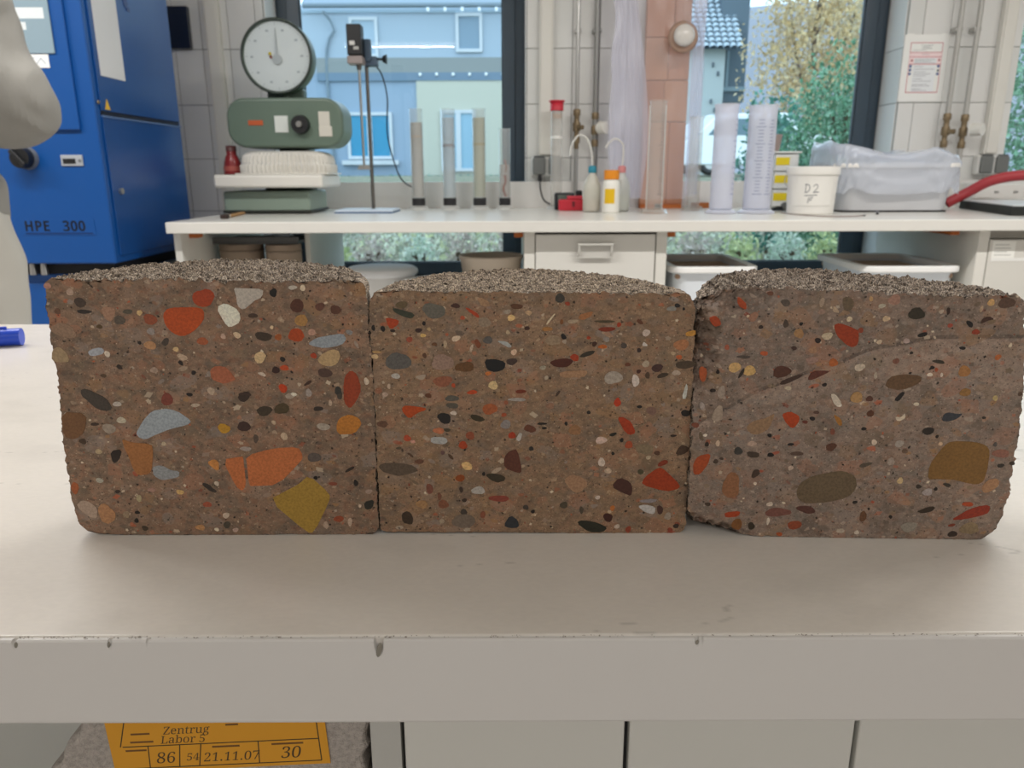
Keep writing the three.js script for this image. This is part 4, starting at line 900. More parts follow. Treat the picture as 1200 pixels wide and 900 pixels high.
  part('side_window', extrude([[-0.2, 0.98], [-0.2, 1.38], [0.5, 1.39], [1.05, 0.98]], 0.02).translate(0, 0, 0.03), M(0x5f7a86, 0.1), c);
  for (const x of [-1.3, 1.25]) for (const z of [-0.1, -1.5]) { const w = part('wheel', new THREE.TorusGeometry(0.24, 0.09, 10, 24).translate(x, 0.33, z), mBlack, c); part('rim', cy(0.2, 0.2, 0.12, 0, 0, 0, 18).rotateX(Math.PI / 2).translate(x, 0.33, z), mSteel, w); }
}

// ---------- wall bench under the windows ----------
const BY = 0.91, BF = -2.83;
{
  const t = thing('wall_bench', 'long white laboratory bench under the windows, on panels and cabinets', 'bench', [0, 0, 0]);
  part('worktop', bb(-1.252, 3.0, BY - 0.04, BY, -3.93, BF, 0.003), M(0xdfddd6, 0.24), t);
  part('side_panel', bb(-1.248, -1.222, 0, BY - 0.04, -3.85, BF - 0.05, 0.002), mWhite, t);
  part('side_panel', bb(-0.852, -0.832, 0, BY - 0.04, -3.85, BF - 0.38, 0.002), mWhite, t);
  part('undershelf', bb(-1.222, -0.852, 0.45, 0.47, -3.8, -2.95), mWhite, t);
  part('undershelf', bb(-0.832, 0.046, 0.46, 0.48, -3.8, -2.86), mWhite, t);
  part('undershelf', bb(0.58, 1.733, 0.43, 0.45, -3.8, -2.86), mWhite, t);
  const strut = M(0x9a6034, 0.6);
  for (const [x, z] of [[-1.205, -2.98], [0.027, -2.96], [0.60, -2.96], [1.69, -3.0]]) part('wooden_bracket', bx(0.035, 0.026, x > 1.5 ? 0.3 : 0.05, x, BY - 0.053, x > 1.5 ? z - 0.12 : z, 0.003), mOrangeWood, t);
  const cab = (label, x0, x1, z0, two) => {
    const c = thing('bench_cabinet', label, 'cabinet', [0, 0, 0]);
    part('side_panel', bb(x0, x0 + 0.04, 0.04, BY - 0.042, -3.7, z0, 0.002), mWhite, c);
    part('side_panel', bb(x1 - 0.04, x1, 0.04, BY - 0.042, -3.7, z0, 0.002), mWhite, c);
    part('back_panel', bb(x0 + 0.04, x1 - 0.04, 0.04, BY - 0.042, -3.7, -3.68), mWhite, c);
    part('bottom', bb(x0 + 0.04, x1 - 0.04, 0.04, 0.06, -3.68, z0 - 0.02), mWhite, c);
    part('plinth', bb(x0 + 0.02, x1 - 0.02, 0, 0.04, -3.65, z0 - 0.06), mGrey, c);
    return c;
  };
  const c1 = cab('white bench cabinet with a wide drawer in the middle under the window pillar', 0.047, 0.578, BF - 0.06);
  const d1 = part('drawer', bb(0.090, 0.533, 0.60, BY - 0.052, -3.4, BF - 0.055, 0.002), M(0xdad8d1, 0.3), c1);
  part('handle', [tube([[0.25, 0.775, BF - 0.055], [0.25, 0.79, BF - 0.035], [0.25, 0.822, BF - 0.028]], 0.004, 8, 6), tube([[0.37, 0.775, BF - 0.055], [0.37, 0.79, BF - 0.035], [0.37, 0.822, BF - 0.028]], 0.004, 8, 6), bx(0.132, 0.007, 0.014, 0.31, 0.823, BF - 0.03, 0.003), bx(0.132, 0.05, 0.003, 0.31, 0.797, BF - 0.0425)], M(0xc9c7c0, 0.35), d1);
  part('drawer', bb(0.090, 0.533, 0.07, 0.595, -3.4, BF - 0.055, 0.002), M(0xdad8d1, 0.3), c1);
  const c2 = cab('white bench cabinet with paper labels at the right edge under the slab', 1.735, 2.6, BF - 0.06);
  part('apron', bb(1.778, 2.56, 0.836, 0.868, -3.0, BF - 0.075, 0.002), M(0x9b988f, 0.5), c2);
  part('door', bb(1.778, 2.17, 0.07, 0.833, -2.92, BF - 0.058, 0.002), M(0xd6d4cc, 0.35), c2);
  part('door', bb(2.174, 2.557, 0.07, 0.833, -2.92, BF - 0.058, 0.002), M(0xd6d4cc, 0.35), c2);
  const [lg, lm] = sheet(0.085, 0.062, 0.0006, print(256, 188, (g, w, h) => { g.fillStyle = '#efefe8'; g.fillRect(0, 0, w, h); g.strokeStyle = '#8a8a86'; g.lineWidth = 5; for (let k = 0; k < 4; k++) { g.beginPath(); let y = 40 + k * 38; g.moveTo(30, y); for (let x = 30; x < [190, 210, 170, 220][k]; x += 6) g.lineTo(x, y + Math.sin(x * 1.3 + k) * 4); g.stroke(); } }), 0xeeeeea);
  part('paper_label', lg, lm, c2).position.set(1.832, 0.797, BF - 0.0575);
  part('paper_strip', bx(0.13, 0.012, 0.0006, 1.855, 0.760, BF - 0.0575), M(0xe9e9e4, 0.7), c2);
}
// drums and tubs on the shelf below the bench
{
  const mConc = M(0x9c8a78, 0.85, { bumpMap: roughTex, bumpScale: 0.001 });
  const drum = (label, x, r, z, y = 0.47, h = 0.335) => { const t = thing('concrete_cylinder', label, 'test cylinder', [x, y, z], 0); part('body', lathe([[0, 0], [r - 0.004, 0], [r, 0.004], [r, h - 0.004], [r - 0.004, h], [0, h]], 48), mConc, t); part('rim', new THREE.TorusGeometry(r, 0.004, 6, 48).rotateX(Math.PI / 2).translate(0, h - 0.03, 0), M(0x8a7a6a, 0.8), t); return t; };
  drum('brown concrete test cylinder under the bench, leftmost of the three', -1.118, 0.088, -3.22);
  drum('brown concrete test cylinder under the bench, middle one, partly hidden', -1.005, 0.075, -3.42, 0.47, 0.33);
  drum('brown concrete test cylinder under the bench, rightmost of the three', -0.930, 0.07, -3.17, 0.47, 0.335);
  const lidBoard = thing('steel_plate', 'dark steel plate lying across the brown concrete cylinders under the bench', 'plate', [-1.02, 0.808, -3.25]);
  part('plate', bx(0.34, 0.012, 0.3, 0, 0.006, 0, 0.002), M(0x3a3a3a, 0.5), lidBoard); part('lip', bx(0.34, 0.02, 0.012, 0, 0.018, 0.144, 0.002), M(0x4a4a48, 0.5), lidBoard);
  const cup = thing('small_dish', 'small bluish white dish on the dark plate under the bench', 'dish', [-0.94, 0.8205, -3.2]); part('bowl', lathe([[0.0, 0.0], [0.02, 0], [0.034, 0.02], [0.032, 0.02], [0.019, 0.003], [0, 0.003]], 28), M(0xd0dce6, 0.4, { side: THREE.DoubleSide }), cup); part('rim', new THREE.TorusGeometry(0.033, 0.0015, 6, 28).rotateX(Math.PI / 2).translate(0, 0.02, 0), M(0xd8e2ea, 0.4), cup);
  const tubL = thing('lidded_tub', 'round white lidded tub under the bench behind the left gap between the blocks', 'tub', [-0.53, 0.48, -3.15]);
  part('body', lathe([[0, 0], [0.115, 0], [0.135, 0.20], [0.128, 0.20], [0, 0.19]], 44), M(0xe2e2e0, 0.35), tubL); part('lid', lathe([[0.142, 0.2], [0.146, 0.205], [0.146, 0.22], [0.13, 0.232], [0, 0.234]], 44), M(0xf4f6f8, 0.35), tubL);
  const tub2 = thing('lidded_tub', 'lower round greyish tub right of the white lidded tub under the bench', 'tub', [-0.30, 0.48, -2.98]);
  part('body', lathe([[0, 0], [0.10, 0], [0.118, 0.17], [0.11, 0.17], [0, 0.16]], 44), M(0xc9c9c4, 0.4), tub2); part('lid', lathe([[0.124, 0.17], [0.128, 0.176], [0.128, 0.19], [0.12, 0.202], [0, 0.203]], 44), M(0xe4e4e0, 0.4), tub2);
  const pail = thing('pail', 'beige plastic bowl pail under the bench left of the drawer cabinet', 'pail', [-0.082, 0.48, -3.1]);
  part('body', lathe([[0, 0], [0.09, 0], [0.118, 0.235], [0.122, 0.262], [0.126, 0.268], [0.128, 0.28], [0.124, 0.284], [0.119, 0.276], [0.112, 0.24], [0.086, 0.006], [0, 0.006]], 48), M(0xcdbfae, 0.5), pail); part('contents', cy(0.108, 0.108, 0.004, 0, 0.2, 0, 40), M(0xa79684, 0.9), pail);
  const tray = (label, x0, x1, z0, z1, sand, slant) => {
    const t = thing('storage_tub', label, 'tub', [(x0 + x1) / 2, 0.45, (z0 + z1) / 2]), w = x1 - x0, d = z0 - z1, H = 0.285, s = roundRect(w, d, 0.05);
    const wall = new THREE.ExtrudeGeometry(Object.assign(roundRect(w, d, 0.05), { holes: [roundRect(w - 0.014, d - 0.014, 0.044)] }), { depth: H - 0.02, bevelEnabled: false, curveSegments: 8 }).rotateX(-Math.PI / 2).translate(0, 0.0, 0);
    const taper = (g, k) => { const p = g.attributes.position; for (let i = 0; i < p.count; i++) { const q = 1 - k * (1 - p.getY(i) / H); p.setX(i, p.getX(i) * q); p.setZ(i, p.getZ(i) * q); } g.computeVertexNormals(); return g; };
    const mT = M(0xe6ecf2, 0.35, { side: THREE.DoubleSide });
    part('wall', taper(wall, 0.12), mT, t); part('base', bx(w * 0.88, 0.006, d * 0.88, 0, 0.004, 0), mT, t);
    part('rim', new THREE.ExtrudeGeometry(Object.assign(roundRect(w + 0.03, d + 0.03, 0.06), { holes: [roundRect(w - 0.016, d - 0.016, 0.044)] }), { depth: 0.016, bevelEnabled: true, bevelSize: 0.004, bevelThickness: 0.004, bevelSegments: 2, curveSegments: 8 }).rotateX(-Math.PI / 2).translate(0, H - 0.022, 0), M(0xf6f6f4, 0.35), t);
    part('contents', bx(w * 0.95, 0.02, d * 0.95, 0, H - 0.042, 0, 0.008), M(0xc9a88e, 0.9, { bumpMap: roughTex, bumpScale: 0.003 }), t);
  };
  tray('translucent tub of brownish sand on the shelf right of the drawer cabinet', 0.62, 0.925, -2.93, -3.40);
  tray('wide translucent tub of brownish sand under the bench left of the labelled cabinet', 1.35, 1.70, -2.93, -3.40);
}

// ---------- things standing on the bench ----------
const mGreen = M(0x66786a, 0.38), mGreenDark = M(0x55665a, 0.4), mGreenLight = M(0x87978a, 0.4);
{ // dial balance
  const t = thing('dial_balance', 'old green laboratory balance with a round white dial and white pan', 'balance', [-1.0, BY, -3.6]);
  part('base', [bx(0.375, 0.088, 0.32, -0.06, 0.052, 0.02, 0.012, 3)], mGreenLight, t);
  part('base_rim', bx(0.385, 0.012, 0.33, -0.06, 0.010, 0.02, 0.004), M(0x22261f, 0.6), t);
  for (const [x, z] of [[-0.22, 0.15], [0.1, 0.15], [-0.22, -0.11], [0.1, -0.11]]) part('foot', cy(0.014, 0.016, 0.01, x, 0.004, z, 16), mBlack, t);
  part('pan_support', [cy(0.04, 0.05, 0.02, -0.06, 0.102, 0.03, 24)], mDarkSteel, t);
  part('pan', bx(0.462, 0.054, 0.36, -0.03, 0.138, 0.06, 0.012, 3), M(0xe6e3da, 0.4), t, 'white weighing pan');
  // housing: rounded green case with moulded front
  const s = roundRect(0.47, 0.178, 0.066), hs = new THREE.ExtrudeGeometry(s, { depth: 0.17, bevelEnabled: true, bevelSize: 0.013, bevelThickness: 0.02, bevelSegments: 5, curveSegments: 16 });
  part('housing', hs.translate(0.035, 0.378, -0.04), mGreen, t, 'green scale housing');
  part('column', [bx(0.14, 0.3, 0.12, 0.02, 0.19, -0.08, 0.02), bx(0.2, 0.02, 0.1, 0.04, 0.283, 0.04, 0.006)], mGreenDark, t);
  part('badge', bx(0.062, 0.020, 0.003, -0.088, 0.378, 0.1515, 0.001), M(0xc25a2c, 0.5), t, 'orange badge');
  part('reading_window', bx(0.058, 0.068, 0.004, 0.022, 0.372, 0.152, 0.002), M(0xdde2dc, 0.25), t);
  const kn = part('knob', cy(0.036, 0.039, 0.03, 0, 0, 0, 28).rotateX(Math.PI / 2).translate(0.105, 0.370, 0.166), mBlack, t, 'black knob with a bright hub');
  part('hub', cy(0.012, 0.014, 0.012, 0, 0, 0, 20).rotateX(Math.PI / 2).translate(0.105, 0.370, 0.186), mSteel, kn);
  part('scale_slot', [bx(0.048, 0.062, 0.004, 0.205, 0.392, 0.1515, 0.002), bx(0.056, 0.042, 0.006, 0.208, 0.342, 0.1515, 0.002)], M(0xd6d2c6, 0.4), t);
  // dial
  part('neck', [bx(0.16, 0.06, 0.06, 0.02, 0.495, 0.02, 0.01), cy(0.02, 0.02, 0.06, 0.02, 0.49, 0.05, 16)], mGreenDark, t);
  const D = lathe([[0, -0.05], [0.13, -0.05], [0.147, -0.035], [0.151, 0.0], [0.151, 0.045], [0.147, 0.052], [0.141, 0.052], [0.138, 0.046]], 64).rotateX(Math.PI / 2).translate(0.01, 0.647, 0.055);
  const dc = part('dial_case', D, mGreenDark, t);
  part('dial_rim', new THREE.TorusGeometry(0.146, 0.0055, 10, 64).translate(0.01, 0.647, 0.108), M(0x2f3a33, 0.35), dc);
  part('dial_face', cy(0.14, 0.14, 0.006, 0, 0, 0, 64).rotateX(Math.PI / 2).translate(0.01, 0.647, 0.096), M(0xe3e2da, 0.5), t, 'white dial face');
  const tk = []; for (let k = 0; k < 60; k++) { const a = k / 60 * 6.2832, big = k % 5 === 0; tk.push(bx(big ? 0.003 : 0.0012, big ? 0.010 : 0.006, 0.0006, 0, 0.128, 0).rotateZ(a).translate(0.01, 0.647, 0.0993)); }
  part('graduation_marks', tk, M(0xbabcb8, 0.6), t).userData.kind = 'stuff';
  for (let k = 0; k < 10; k++) { const a = k / 10 * 6.2832 + 0.3; part('dial_mark', bx(0.012, 0.008, 0.0006, 0.01 + 0.106 * Math.sin(a), 0.647 + 0.106 * Math.cos(a), 0.0993), M(0xb4b6b2, 0.6), t); }
  part('pointer', [extrude([[-0.006, 0], [0.006, 0], [0.0015, 0.112], [-0.0015, 0.112]], 0.002).translate(0.012, 0.645, 0.102), cy(0.02, 0.02, 0.004, 0, 0, 0, 24).rotateX(Math.PI / 2).translate(0.012, 0.635, 0.103)], M(0xbcbcb6, 0.4), t);
  part('marker', bx(0.012, 0.012, 0.004, -0.018, 0.658, 0.102, 0.002), M(0xd8bc2e, 0.5), t, 'yellow marker');
  part('marker', bx(0.011, 0.011, 0.004, -0.015, 0.645, 0.102, 0.002), M(0x8c3a24, 0.5), t, 'red brown marker');
  part('dial_glass', new THREE.CircleGeometry(0.139, 48).translate(0.01, 0.647, 0.1075), mPaneGlass, t);
}
{ // ribbed tray upside down on the balance pan
  const t = thing('ribbed_tray', 'white ribbed plastic tray lying upside down on the balance pan', 'tray', [-0.985, BY + 0.165, -3.55]);
  const g = new THREE.BufferGeometry(), n = 420, prof = [[1, 0], [1, 0.12], [1, 0.4], [0.97, 0.48], [0.965, 0.54], [0.93, 0.8], [0.87, 0.93], [0.76, 0.99], [0.5, 1], [0, 1]], P = [], I = [];
  const ring = roundRect(0.386, 0.26, 0.075).getSpacedPoints(n);
  prof.forEach(([k, y], j) => { for (let i = 0; i <= n; i++) { const p = ring[i], l = Math.hypot(p.x, p.y), q = [0, 1, 1, 0.2, 1, 1, 0, 0, 0, 0][j] * 0.0055 * Math.sign(Math.cos(i / n * 62 * 6.2832)) * Math.abs(Math.cos(i / n * 62 * 6.2832)) ** 0.5; P.push(p.x * k + p.x / l * q, y * 0.098, -p.y * k - p.y / l * q); } });
  for (let j = 0; j < prof.length - 1; j++) for (let i = 0; i < n; i++) { const a = j * (n + 1) + i, b = a + n + 1; I.push(a, b, a + 1, b, b + 1, a + 1); }
  g.setAttribute('position', new THREE.Float32BufferAttribute(P, 3)); g.setIndex(I); g.computeVertexNormals();
  part('shell', g, M(0xdedbd2, 0.45, { side: THREE.DoubleSide }), t);
  part('flange', bx(0.40, 0.006, 0.275, 0, 0.003, 0, 0.003), M(0xe2dfd6, 0.45), t);
}
{ // small red bottle
  const t = thing('red_bottle', 'small dark red bottle on the left corner of the balance pan', 'bottle', [-1.228, BY + 0.165, -3.52]);
  part('body', lathe([[0, 0], [0.036, 0], [0.039, 0.004], [0.036, 0.05], [0.026, 0.078], [0.021, 0.085], [0.021, 0.112], [0, 0.112]], 32), M(0x8c2a2c, 0.3), t);
  part('cap', lathe([[0.023, 0.1], [0.023, 0.122], [0, 0.124]], 28), M(0x6e4644, 0.4), t);
  part('label', cy(0.0385, 0.0393, 0.02, 0, 0.026, 0, 24, true), M(0xb05a50, 0.6), t);
}
{ const t = thing('brush', 'small wooden handled brush lying at the front of the bench by the balance', 'brush', [-1.135, BY, -3.2], 0.12);
  part('handle', bx(0.022, 0.010, 0.30, 0, 0.006, -0.04, 0.004), M(0xb58a58, 0.55), t); part('bristles', bx(0.026, 0.016, 0.05, 0, 0.008, 0.135, 0.004), M(0x3a2c26, 0.9), t); part('ferrule', bx(0.027, 0.014, 0.02, 0, 0.007, 0.105, 0.003), M(0xd8d4ca, 0.4), t); }
{ // stirrer
  const t = thing('overhead_stirrer', 'black overhead stirrer clamped to a steel rod on a flat base plate', 'stirrer', [-0.63, BY, -3.6]);
  part('base_plate', bx(0.255, 0.014, 0.23, -0.017, 0.007, 0.04, 0.003), M(0xc8d4e0, 0.35), t); part('base_edge', bx(0.257, 0.006, 0.232, -0.017, 0.003, 0.04, 0.001), M(0x3d6088, 0.5), t);
  part('rod', cy(0.008, 0.008, 0.64, 0, 0.33, 0, 20), mDarkSteel, t);
  const mo = part('motor', [bx(0.062, 0.122, 0.07, -0.032, 0.714, 0.06, 0.005, 3)], mBlack, t, 'black motor housing');
  part('display', bx(0.022, 0.016, 0.002, -0.04, 0.700, 0.0955), M(0xd8d8d4, 0.4), mo); part('display', bx(0.022, 0.012, 0.002, -0.024, 0.680, 0.0955), M(0xb8b8b4, 0.4), mo);
  part('gear_case', bx(0.066, 0.032, 0.074, -0.032, 0.634, 0.06, 0.005), M(0x9a8f8c, 0.4), t);
  part('boss_head', [bx(0.06, 0.04, 0.05, 0.02, 0.638, 0.0, 0.006), bx(0.03, 0.09, 0.03, 0.012, 0.68, 0.02, 0.006)], M(0x42566a, 0.45), t);
  const kb = part('clamp_screw', cy(0.005, 0.005, 0.04, 0, 0, 0, 10).rotateZ(Math.PI / 2).translate(0.055, 0.648, 0), mBlack, t); part('screw_knob', cy(0.021, 0.012, 0.018, 0, 0, 0, 14).rotateZ(-Math.PI / 2).translate(0.08, 0.648, 0), mBlack, kb);
  part('stirring_shaft', cy(0.0055, 0.0055, 0.43, -0.022, 0.405, 0.06, 14), mSteel, t); part('chuck', cy(0.014, 0.009, 0.03, -0.022, 0.612, 0.06, 16), mDarkSteel, t); part('paddle', extrude([[-0.03, 0], [0.03, 0], [0.022, 0.02], [-0.022, 0.02]], 0.003).translate(-0.022, 0.185, 0.06), mSteel, t);
  part('power_cord', tube([[0.03, 0.63, -0.02], [0.055, 0.60, -0.03], [0.075, 0.5, -0.06], [0.065, 0.35, -0.08], [0.085, 0.22, -0.12], [0.115, 0.13, -0.20], [0.20, 0.08, -0.28]], 0.0035, 40, 6), mBlack, t);
}
// cylinders with dark sediment
function glassCylinder(label, x, z, r, h, o) {
  const t = thing('glass_cylinder', label, 'glass cylinder', [x, BY, z], 0);
  part('wall', lathe([[0, 0.02], [r - 0.004, 0.02], [r, 0.026], [r, h - 0.006], [r + 0.003, h]], 36), clear(0xf0f4f4, 0.15, 0.82), t);
  part('foot', new THREE.CylinderGeometry(r * 1.5, r * 1.75, 0.014, 6).translate(0, 0.007, 0), clear(0xe8e8e4, 0.3, 0.4), t);
  part('sediment', cy(r + 0.0006, r + 0.0006, 0.034, 0, 0.036, 0, 28), M(0x2c2b2d, 0.8), t, 'dark sediment');
  if (o.lines) for (const [y, c] of o.lines) part('residue_ring', cy(r - 0.002, r - 0.002, 0.012, 0, y, 0, 28, true), M(c, 0.8, { side: THREE.DoubleSide }), t);
  part('cloudy_water', cy(r - 0.003, r - 0.003, o.fill - 0.06, 0, 0.058 + (o.fill - 0.06) / 2, 0, 28), M(o.tint, 0.45, { transmission: o.tr, thickness: 0 }), t);
  return t;
}
glassCylinder('first of four tall cylinders with dark sediment, pale brownish contents, next to the stirrer', -0.446, -3.8, 0.031, 0.46, { fill: 0.40, tint: 0xe2d8d0, tr: 0.5, lines: [[0.335, 0xc4b0a0]] });
glassCylinder('second of four tall cylinders with dark sediment, clearest contents with a thin grey line', -0.296, -3.8, 0.031, 0.46, { fill: 0.42, tint: 0xe8eaec, tr: 0.66, lines: [[0.295, 0x9c98a0]] });
glassCylinder('third of four tall cylinders with dark sediment, murky olive contents', -0.152, -3.8, 0.031, 0.46, { fill: 0.42, tint: 0xdcd8c4, tr: 0.45, lines: [[0.30, 0xb4a884]] });
const shortCyl = glassCylinder('shortest of the four sediment cylinders, with red brown streaks inside', -0.031, -3.8, 0.027, 0.37, { fill: 0.21, tint: 0xe4dad4, tr: 0.6 });
part('streak', [tube([[0.004, 0.06, 0.02], [-0.006, 0.1, 0.02], [0.004, 0.13, 0.02], [0, 0.16, 0.02]], 0.007, 20, 6), tube([[0.002, 0.17, 0.02], [0.006, 0.2, 0.02], [0, 0.23, 0.02]], 0.005, 12, 6)], M(0x8a4a36, 0.7), shortCyl);
{ const t = thing('capped_tube', 'tall clear tube with a bright red cap in front of the tiled pillar', 'tube', [0.214, BY, -3.8]);
  part('tube', lathe([[0, 0.004], [0.027, 0.004], [0.027, 0.455], [0.0, 0.455]], 32), clear(0xf0efec, 0.2, 0.75), t); part('foot', new THREE.CylinderGeometry(0.042, 0.048, 0.012, 6).translate(0, 0.006, 0), clear(0xe6e6e2, 0.3, 0.4), t);
  part('cap', [lathe([[0.031, 0.448], [0.031, 0.488], [0, 0.49]], 28), cy(0.037, 0.037, 0.007, 0, 0.49, 0, 28)], M(0xc6283a, 0.45), t, 'red cap'); part('content', cy(0.025, 0.025, 0.02, 0, 0.425, 0, 24), M(0xc8a890, 0.7), t); part('scale_band', cy(0.0275, 0.0275, 0.01, 0, 0.33, 0, 28, true), M(0xf4f4f0, 0.5), t); }
{ const t = thing('timer', 'black and red box timer on the bench left of the wash bottle', 'timer', [0.262, BY, -3.66]);
  part('case', bx(0.092, 0.078, 0.05, -0.014, 0.04, -0.05, 0.008, 3), M(0x23262a, 0.5), t, 'black case'); part('display', bx(0.06, 0.045, 0.003, -0.014, 0.046, -0.0245, 0.001), M(0x5f6a62, 0.25), t);
  part('front', bx(0.112, 0.05, 0.06, 0.012, 0.025, 0.02, 0.006, 3), M(0xc42838, 0.5), t, 'red front box'); part('front_step', bx(0.07, 0.016, 0.05, 0.03, 0.058, 0.015, 0.005), M(0xc83444, 0.5), t); part('button', cy(0.012, 0.013, 0.01, 0.055, 0.082, -0.045, 16), mBlack, t); part('tab', bx(0.012, 0.024, 0.004, 0.022, 0.03, 0.0515, 0.001), M(0x701a24, 0.5), t); part('side_knob', bx(0.03, 0.028, 0.03, 0.055, 0.075, -0.05, 0.006), mBlack, t); }
function washBottle(label, x, z, capHex, tint, liquid, liqH, spout) {
  const t = thing('wash_bottle', label, 'wash bottle', [x, BY, z]);
  part('body', lathe([[0, 0.002], [0.035, 0.002], [0.039, 0.008], [0.039, 0.10], [0.036, 0.12], [0.024, 0.148], [0.016, 0.162], [0.016, 0.176]], 36), M(tint, 0.4, { transmission: 0.5, thickness: 0, side: THREE.DoubleSide }), t);
  part('liquid', lathe([[0, 0.004], [0.034, 0.004], [0.037, 0.009], [0.037, liqH], [0, liqH]], 32), M(liquid, 0.4, { transmission: 0.05, thickness: 0 }), t);
  part('cap', lathe([[0.018, 0.168], [0.018, 0.192], [0.012, 0.198], [0, 0.198]], 24), M(capHex, 0.45), t); part('spout', tube(spout, 0.004, 30, 8), M(0xeceae4, 0.4, { transmission: 0.3, thickness: 0 }), t);
}
washBottle('wash bottle with a teal cap, brown water and a curved white spout', 0.356, -3.5, 0x1c7f96, 0xe9e7dc, 0xb59a82, 0.055, [[0, 0.19, 0], [-0.006, 0.26, 0], [-0.03, 0.315, 0.004], [-0.062, 0.325, 0.006], [-0.09, 0.29, 0.008], [-0.1, 0.24, 0.01]]);
washBottle('clear wash bottle with a pink cap behind the orange capped bottle', 0.492, -3.545, 0xd08484, 0xe8e9e4, 0xd9d9cc, 0.075, [[0, 0.19, 0], [0.004, 0.25, 0], [0.0, 0.29, 0], [-0.03, 0.312, 0], [-0.05, 0.305, 0], [-0.075, 0.275, 0]]);
{ const t = thing('chemical_bottle', 'white plastic bottle with an orange screw cap and yellow label', 'bottle', [0.434, BY, -3.44]);
  part('body', lathe([[0, 0], [0.034, 0], [0.037, 0.004], [0.037, 0.115], [0.034, 0.13], [0.03, 0.14], [0, 0.141]], 36), M(0xebe9e0, 0.4), t); part('cap', lathe([[0.032, 0.14], [0.033, 0.142], [0.033, 0.176], [0.03, 0.179], [0, 0.179]], 36), M(0xe08a14, 0.45), t, 'orange cap');
  part('label', new THREE.CylinderGeometry(0.0374, 0.0374, 0.062, 14, 1, true, -0.95, 1.25).translate(0, 0.07, 0), M(0xe0b400, 0.55, { side: THREE.DoubleSide }), t, 'yellow label'); }

// clay coloured panel column wrapped in clear film
{
  const t = thing('panel_column', 'tall clay coloured panel column on wooden battens, wrapped in translucent film', 'panel column', [0.735, BY, -3.88]);
  const mClay = [0xc58f70, 0xbf8b6e, 0xca9878].map((c) => M(c, 0.75));
  const rows = [[0.02, 0.40], [0.403, 0.585], [0.588, 0.772], [0.775, 1.25], [1.253, 1.55]];
  rows.forEach(([a, b], k) => { const c = [0.02, -0.012, 0.0, 0.022, 0.01][k]; part('panel', bb(-0.106, c - 0.001, a, b, -0.03, 0.02, 0.002), mClay[k % 3], t); part('panel', bb(c + 0.001, 0.1, a, b, -0.03, 0.02, 0.002), mClay[(k + 1) % 3], t); });
  part('batten', bx(0.09, 0.02, 0.06, 0.045, 0.01, 0.03, 0.002), mOrangeWood, t); part('batten', bx(0.07, 0.02, 0.06, -0.07, 0.01, 0.0, 0.002), mOrangeWood, t);
  const e = thing('batten', 'short orange brown wooden batten end behind the large translucent cylinders', 'batten', [0.925, BY, -3.86], 0.4); part('core', bx(0.07, 0.026, 0.05, 0, 0.013, 0, 0.002), M(0xa8622e, 0.6), e); part('end_grain', bx(0.003, 0.024, 0.048, -0.0365, 0.013, 0, 0.001), M(0x8a4e26, 0.7), e);
  const f = thing('plastic_film', 'translucent plastic film hanging in folds round the clay coloured column', 'film', [0, 0, 0]);
  const sheetGeo = (x0, x1, y0, y1, z, amp, ph, cut) => { const g = new THREE.PlaneGeometry(1, 1, 90, 110), p = g.attributes.position; for (let i = 0; i < p.count; i++) { const a = p.getX(i) + 0.5, b = p.getY(i) + 0.5; let x = lerp(x0, x1, a), y = lerp(y0, y1, b); if (cut) { x = lerp(x0 + cut(b, 0), x1 + cut(b, 1), a); } const zz = z + amp * (Math.sin(a * 9 + ph + 2.2 * noise2(b * 1.6, ph)) * 0.4 + 0.8 * noise2(a * 3 + ph, b * 2.3) + 0.3 * noise2(a * 6, b * 5 + ph)); p.setXYZ(i, x, y, zz); } g.computeVertexNormals(); return g; };
  const mFilm = M(0xfafaff, 0.3, { transmission: 0.87, thickness: 0, side: THREE.DoubleSide });
  const mFilm2 = M(0xecedf8, 0.42, { transmission: 0.66, thickness: 0, side: THREE.DoubleSide });
  part('film_front', sheetGeo(0.465, 0.885, BY + 0.045, 2.3, -3.78, 0.016, 0.4, (b, r) => r ? 0.006 * noise2(b * 3, 9) : 0.012 * noise2(b * 4, 3) + (b < 0.3 ? (0.3 - b) * 0.05 : 0)), mFilm, f);
  part('film_fold', sheetGeo(0.468, 0.60, BY + 0.05, 2.3, -3.805, 0.012, 2.1, (b, r) => r ? 0.045 * Math.sin(b * 5 + 0.5) : 0.012 * noise2(b * 4, 3)), mFilm2, f);
  part('film_fold', sheetGeo(0.832, 0.889, BY + 0.06, 2.3, -3.80, 0.008, 4.0), mFilm2, f);
  const k = thing('round_knob', 'round whitish ball knob in a brown ring high on the clay coloured column', 'knob', [0.775, 1.665, -3.755]);
  part('ring', lathe([[0.0, 0], [0.062, 0], [0.068, 0.012], [0.06, 0.024], [0.05, 0.022], [0, 0.02]], 40).rotateX(Math.PI / 2), M(0xa88a78, 0.5), k, 'brown ring'); part('ball', new THREE.SphereGeometry(0.047, 32, 20).scale(1, 1, 0.7).translate(0.0, 0.004, 0.036), M(0xdedad4, 0.25, { clearcoat: 0.6 }), k); 
}
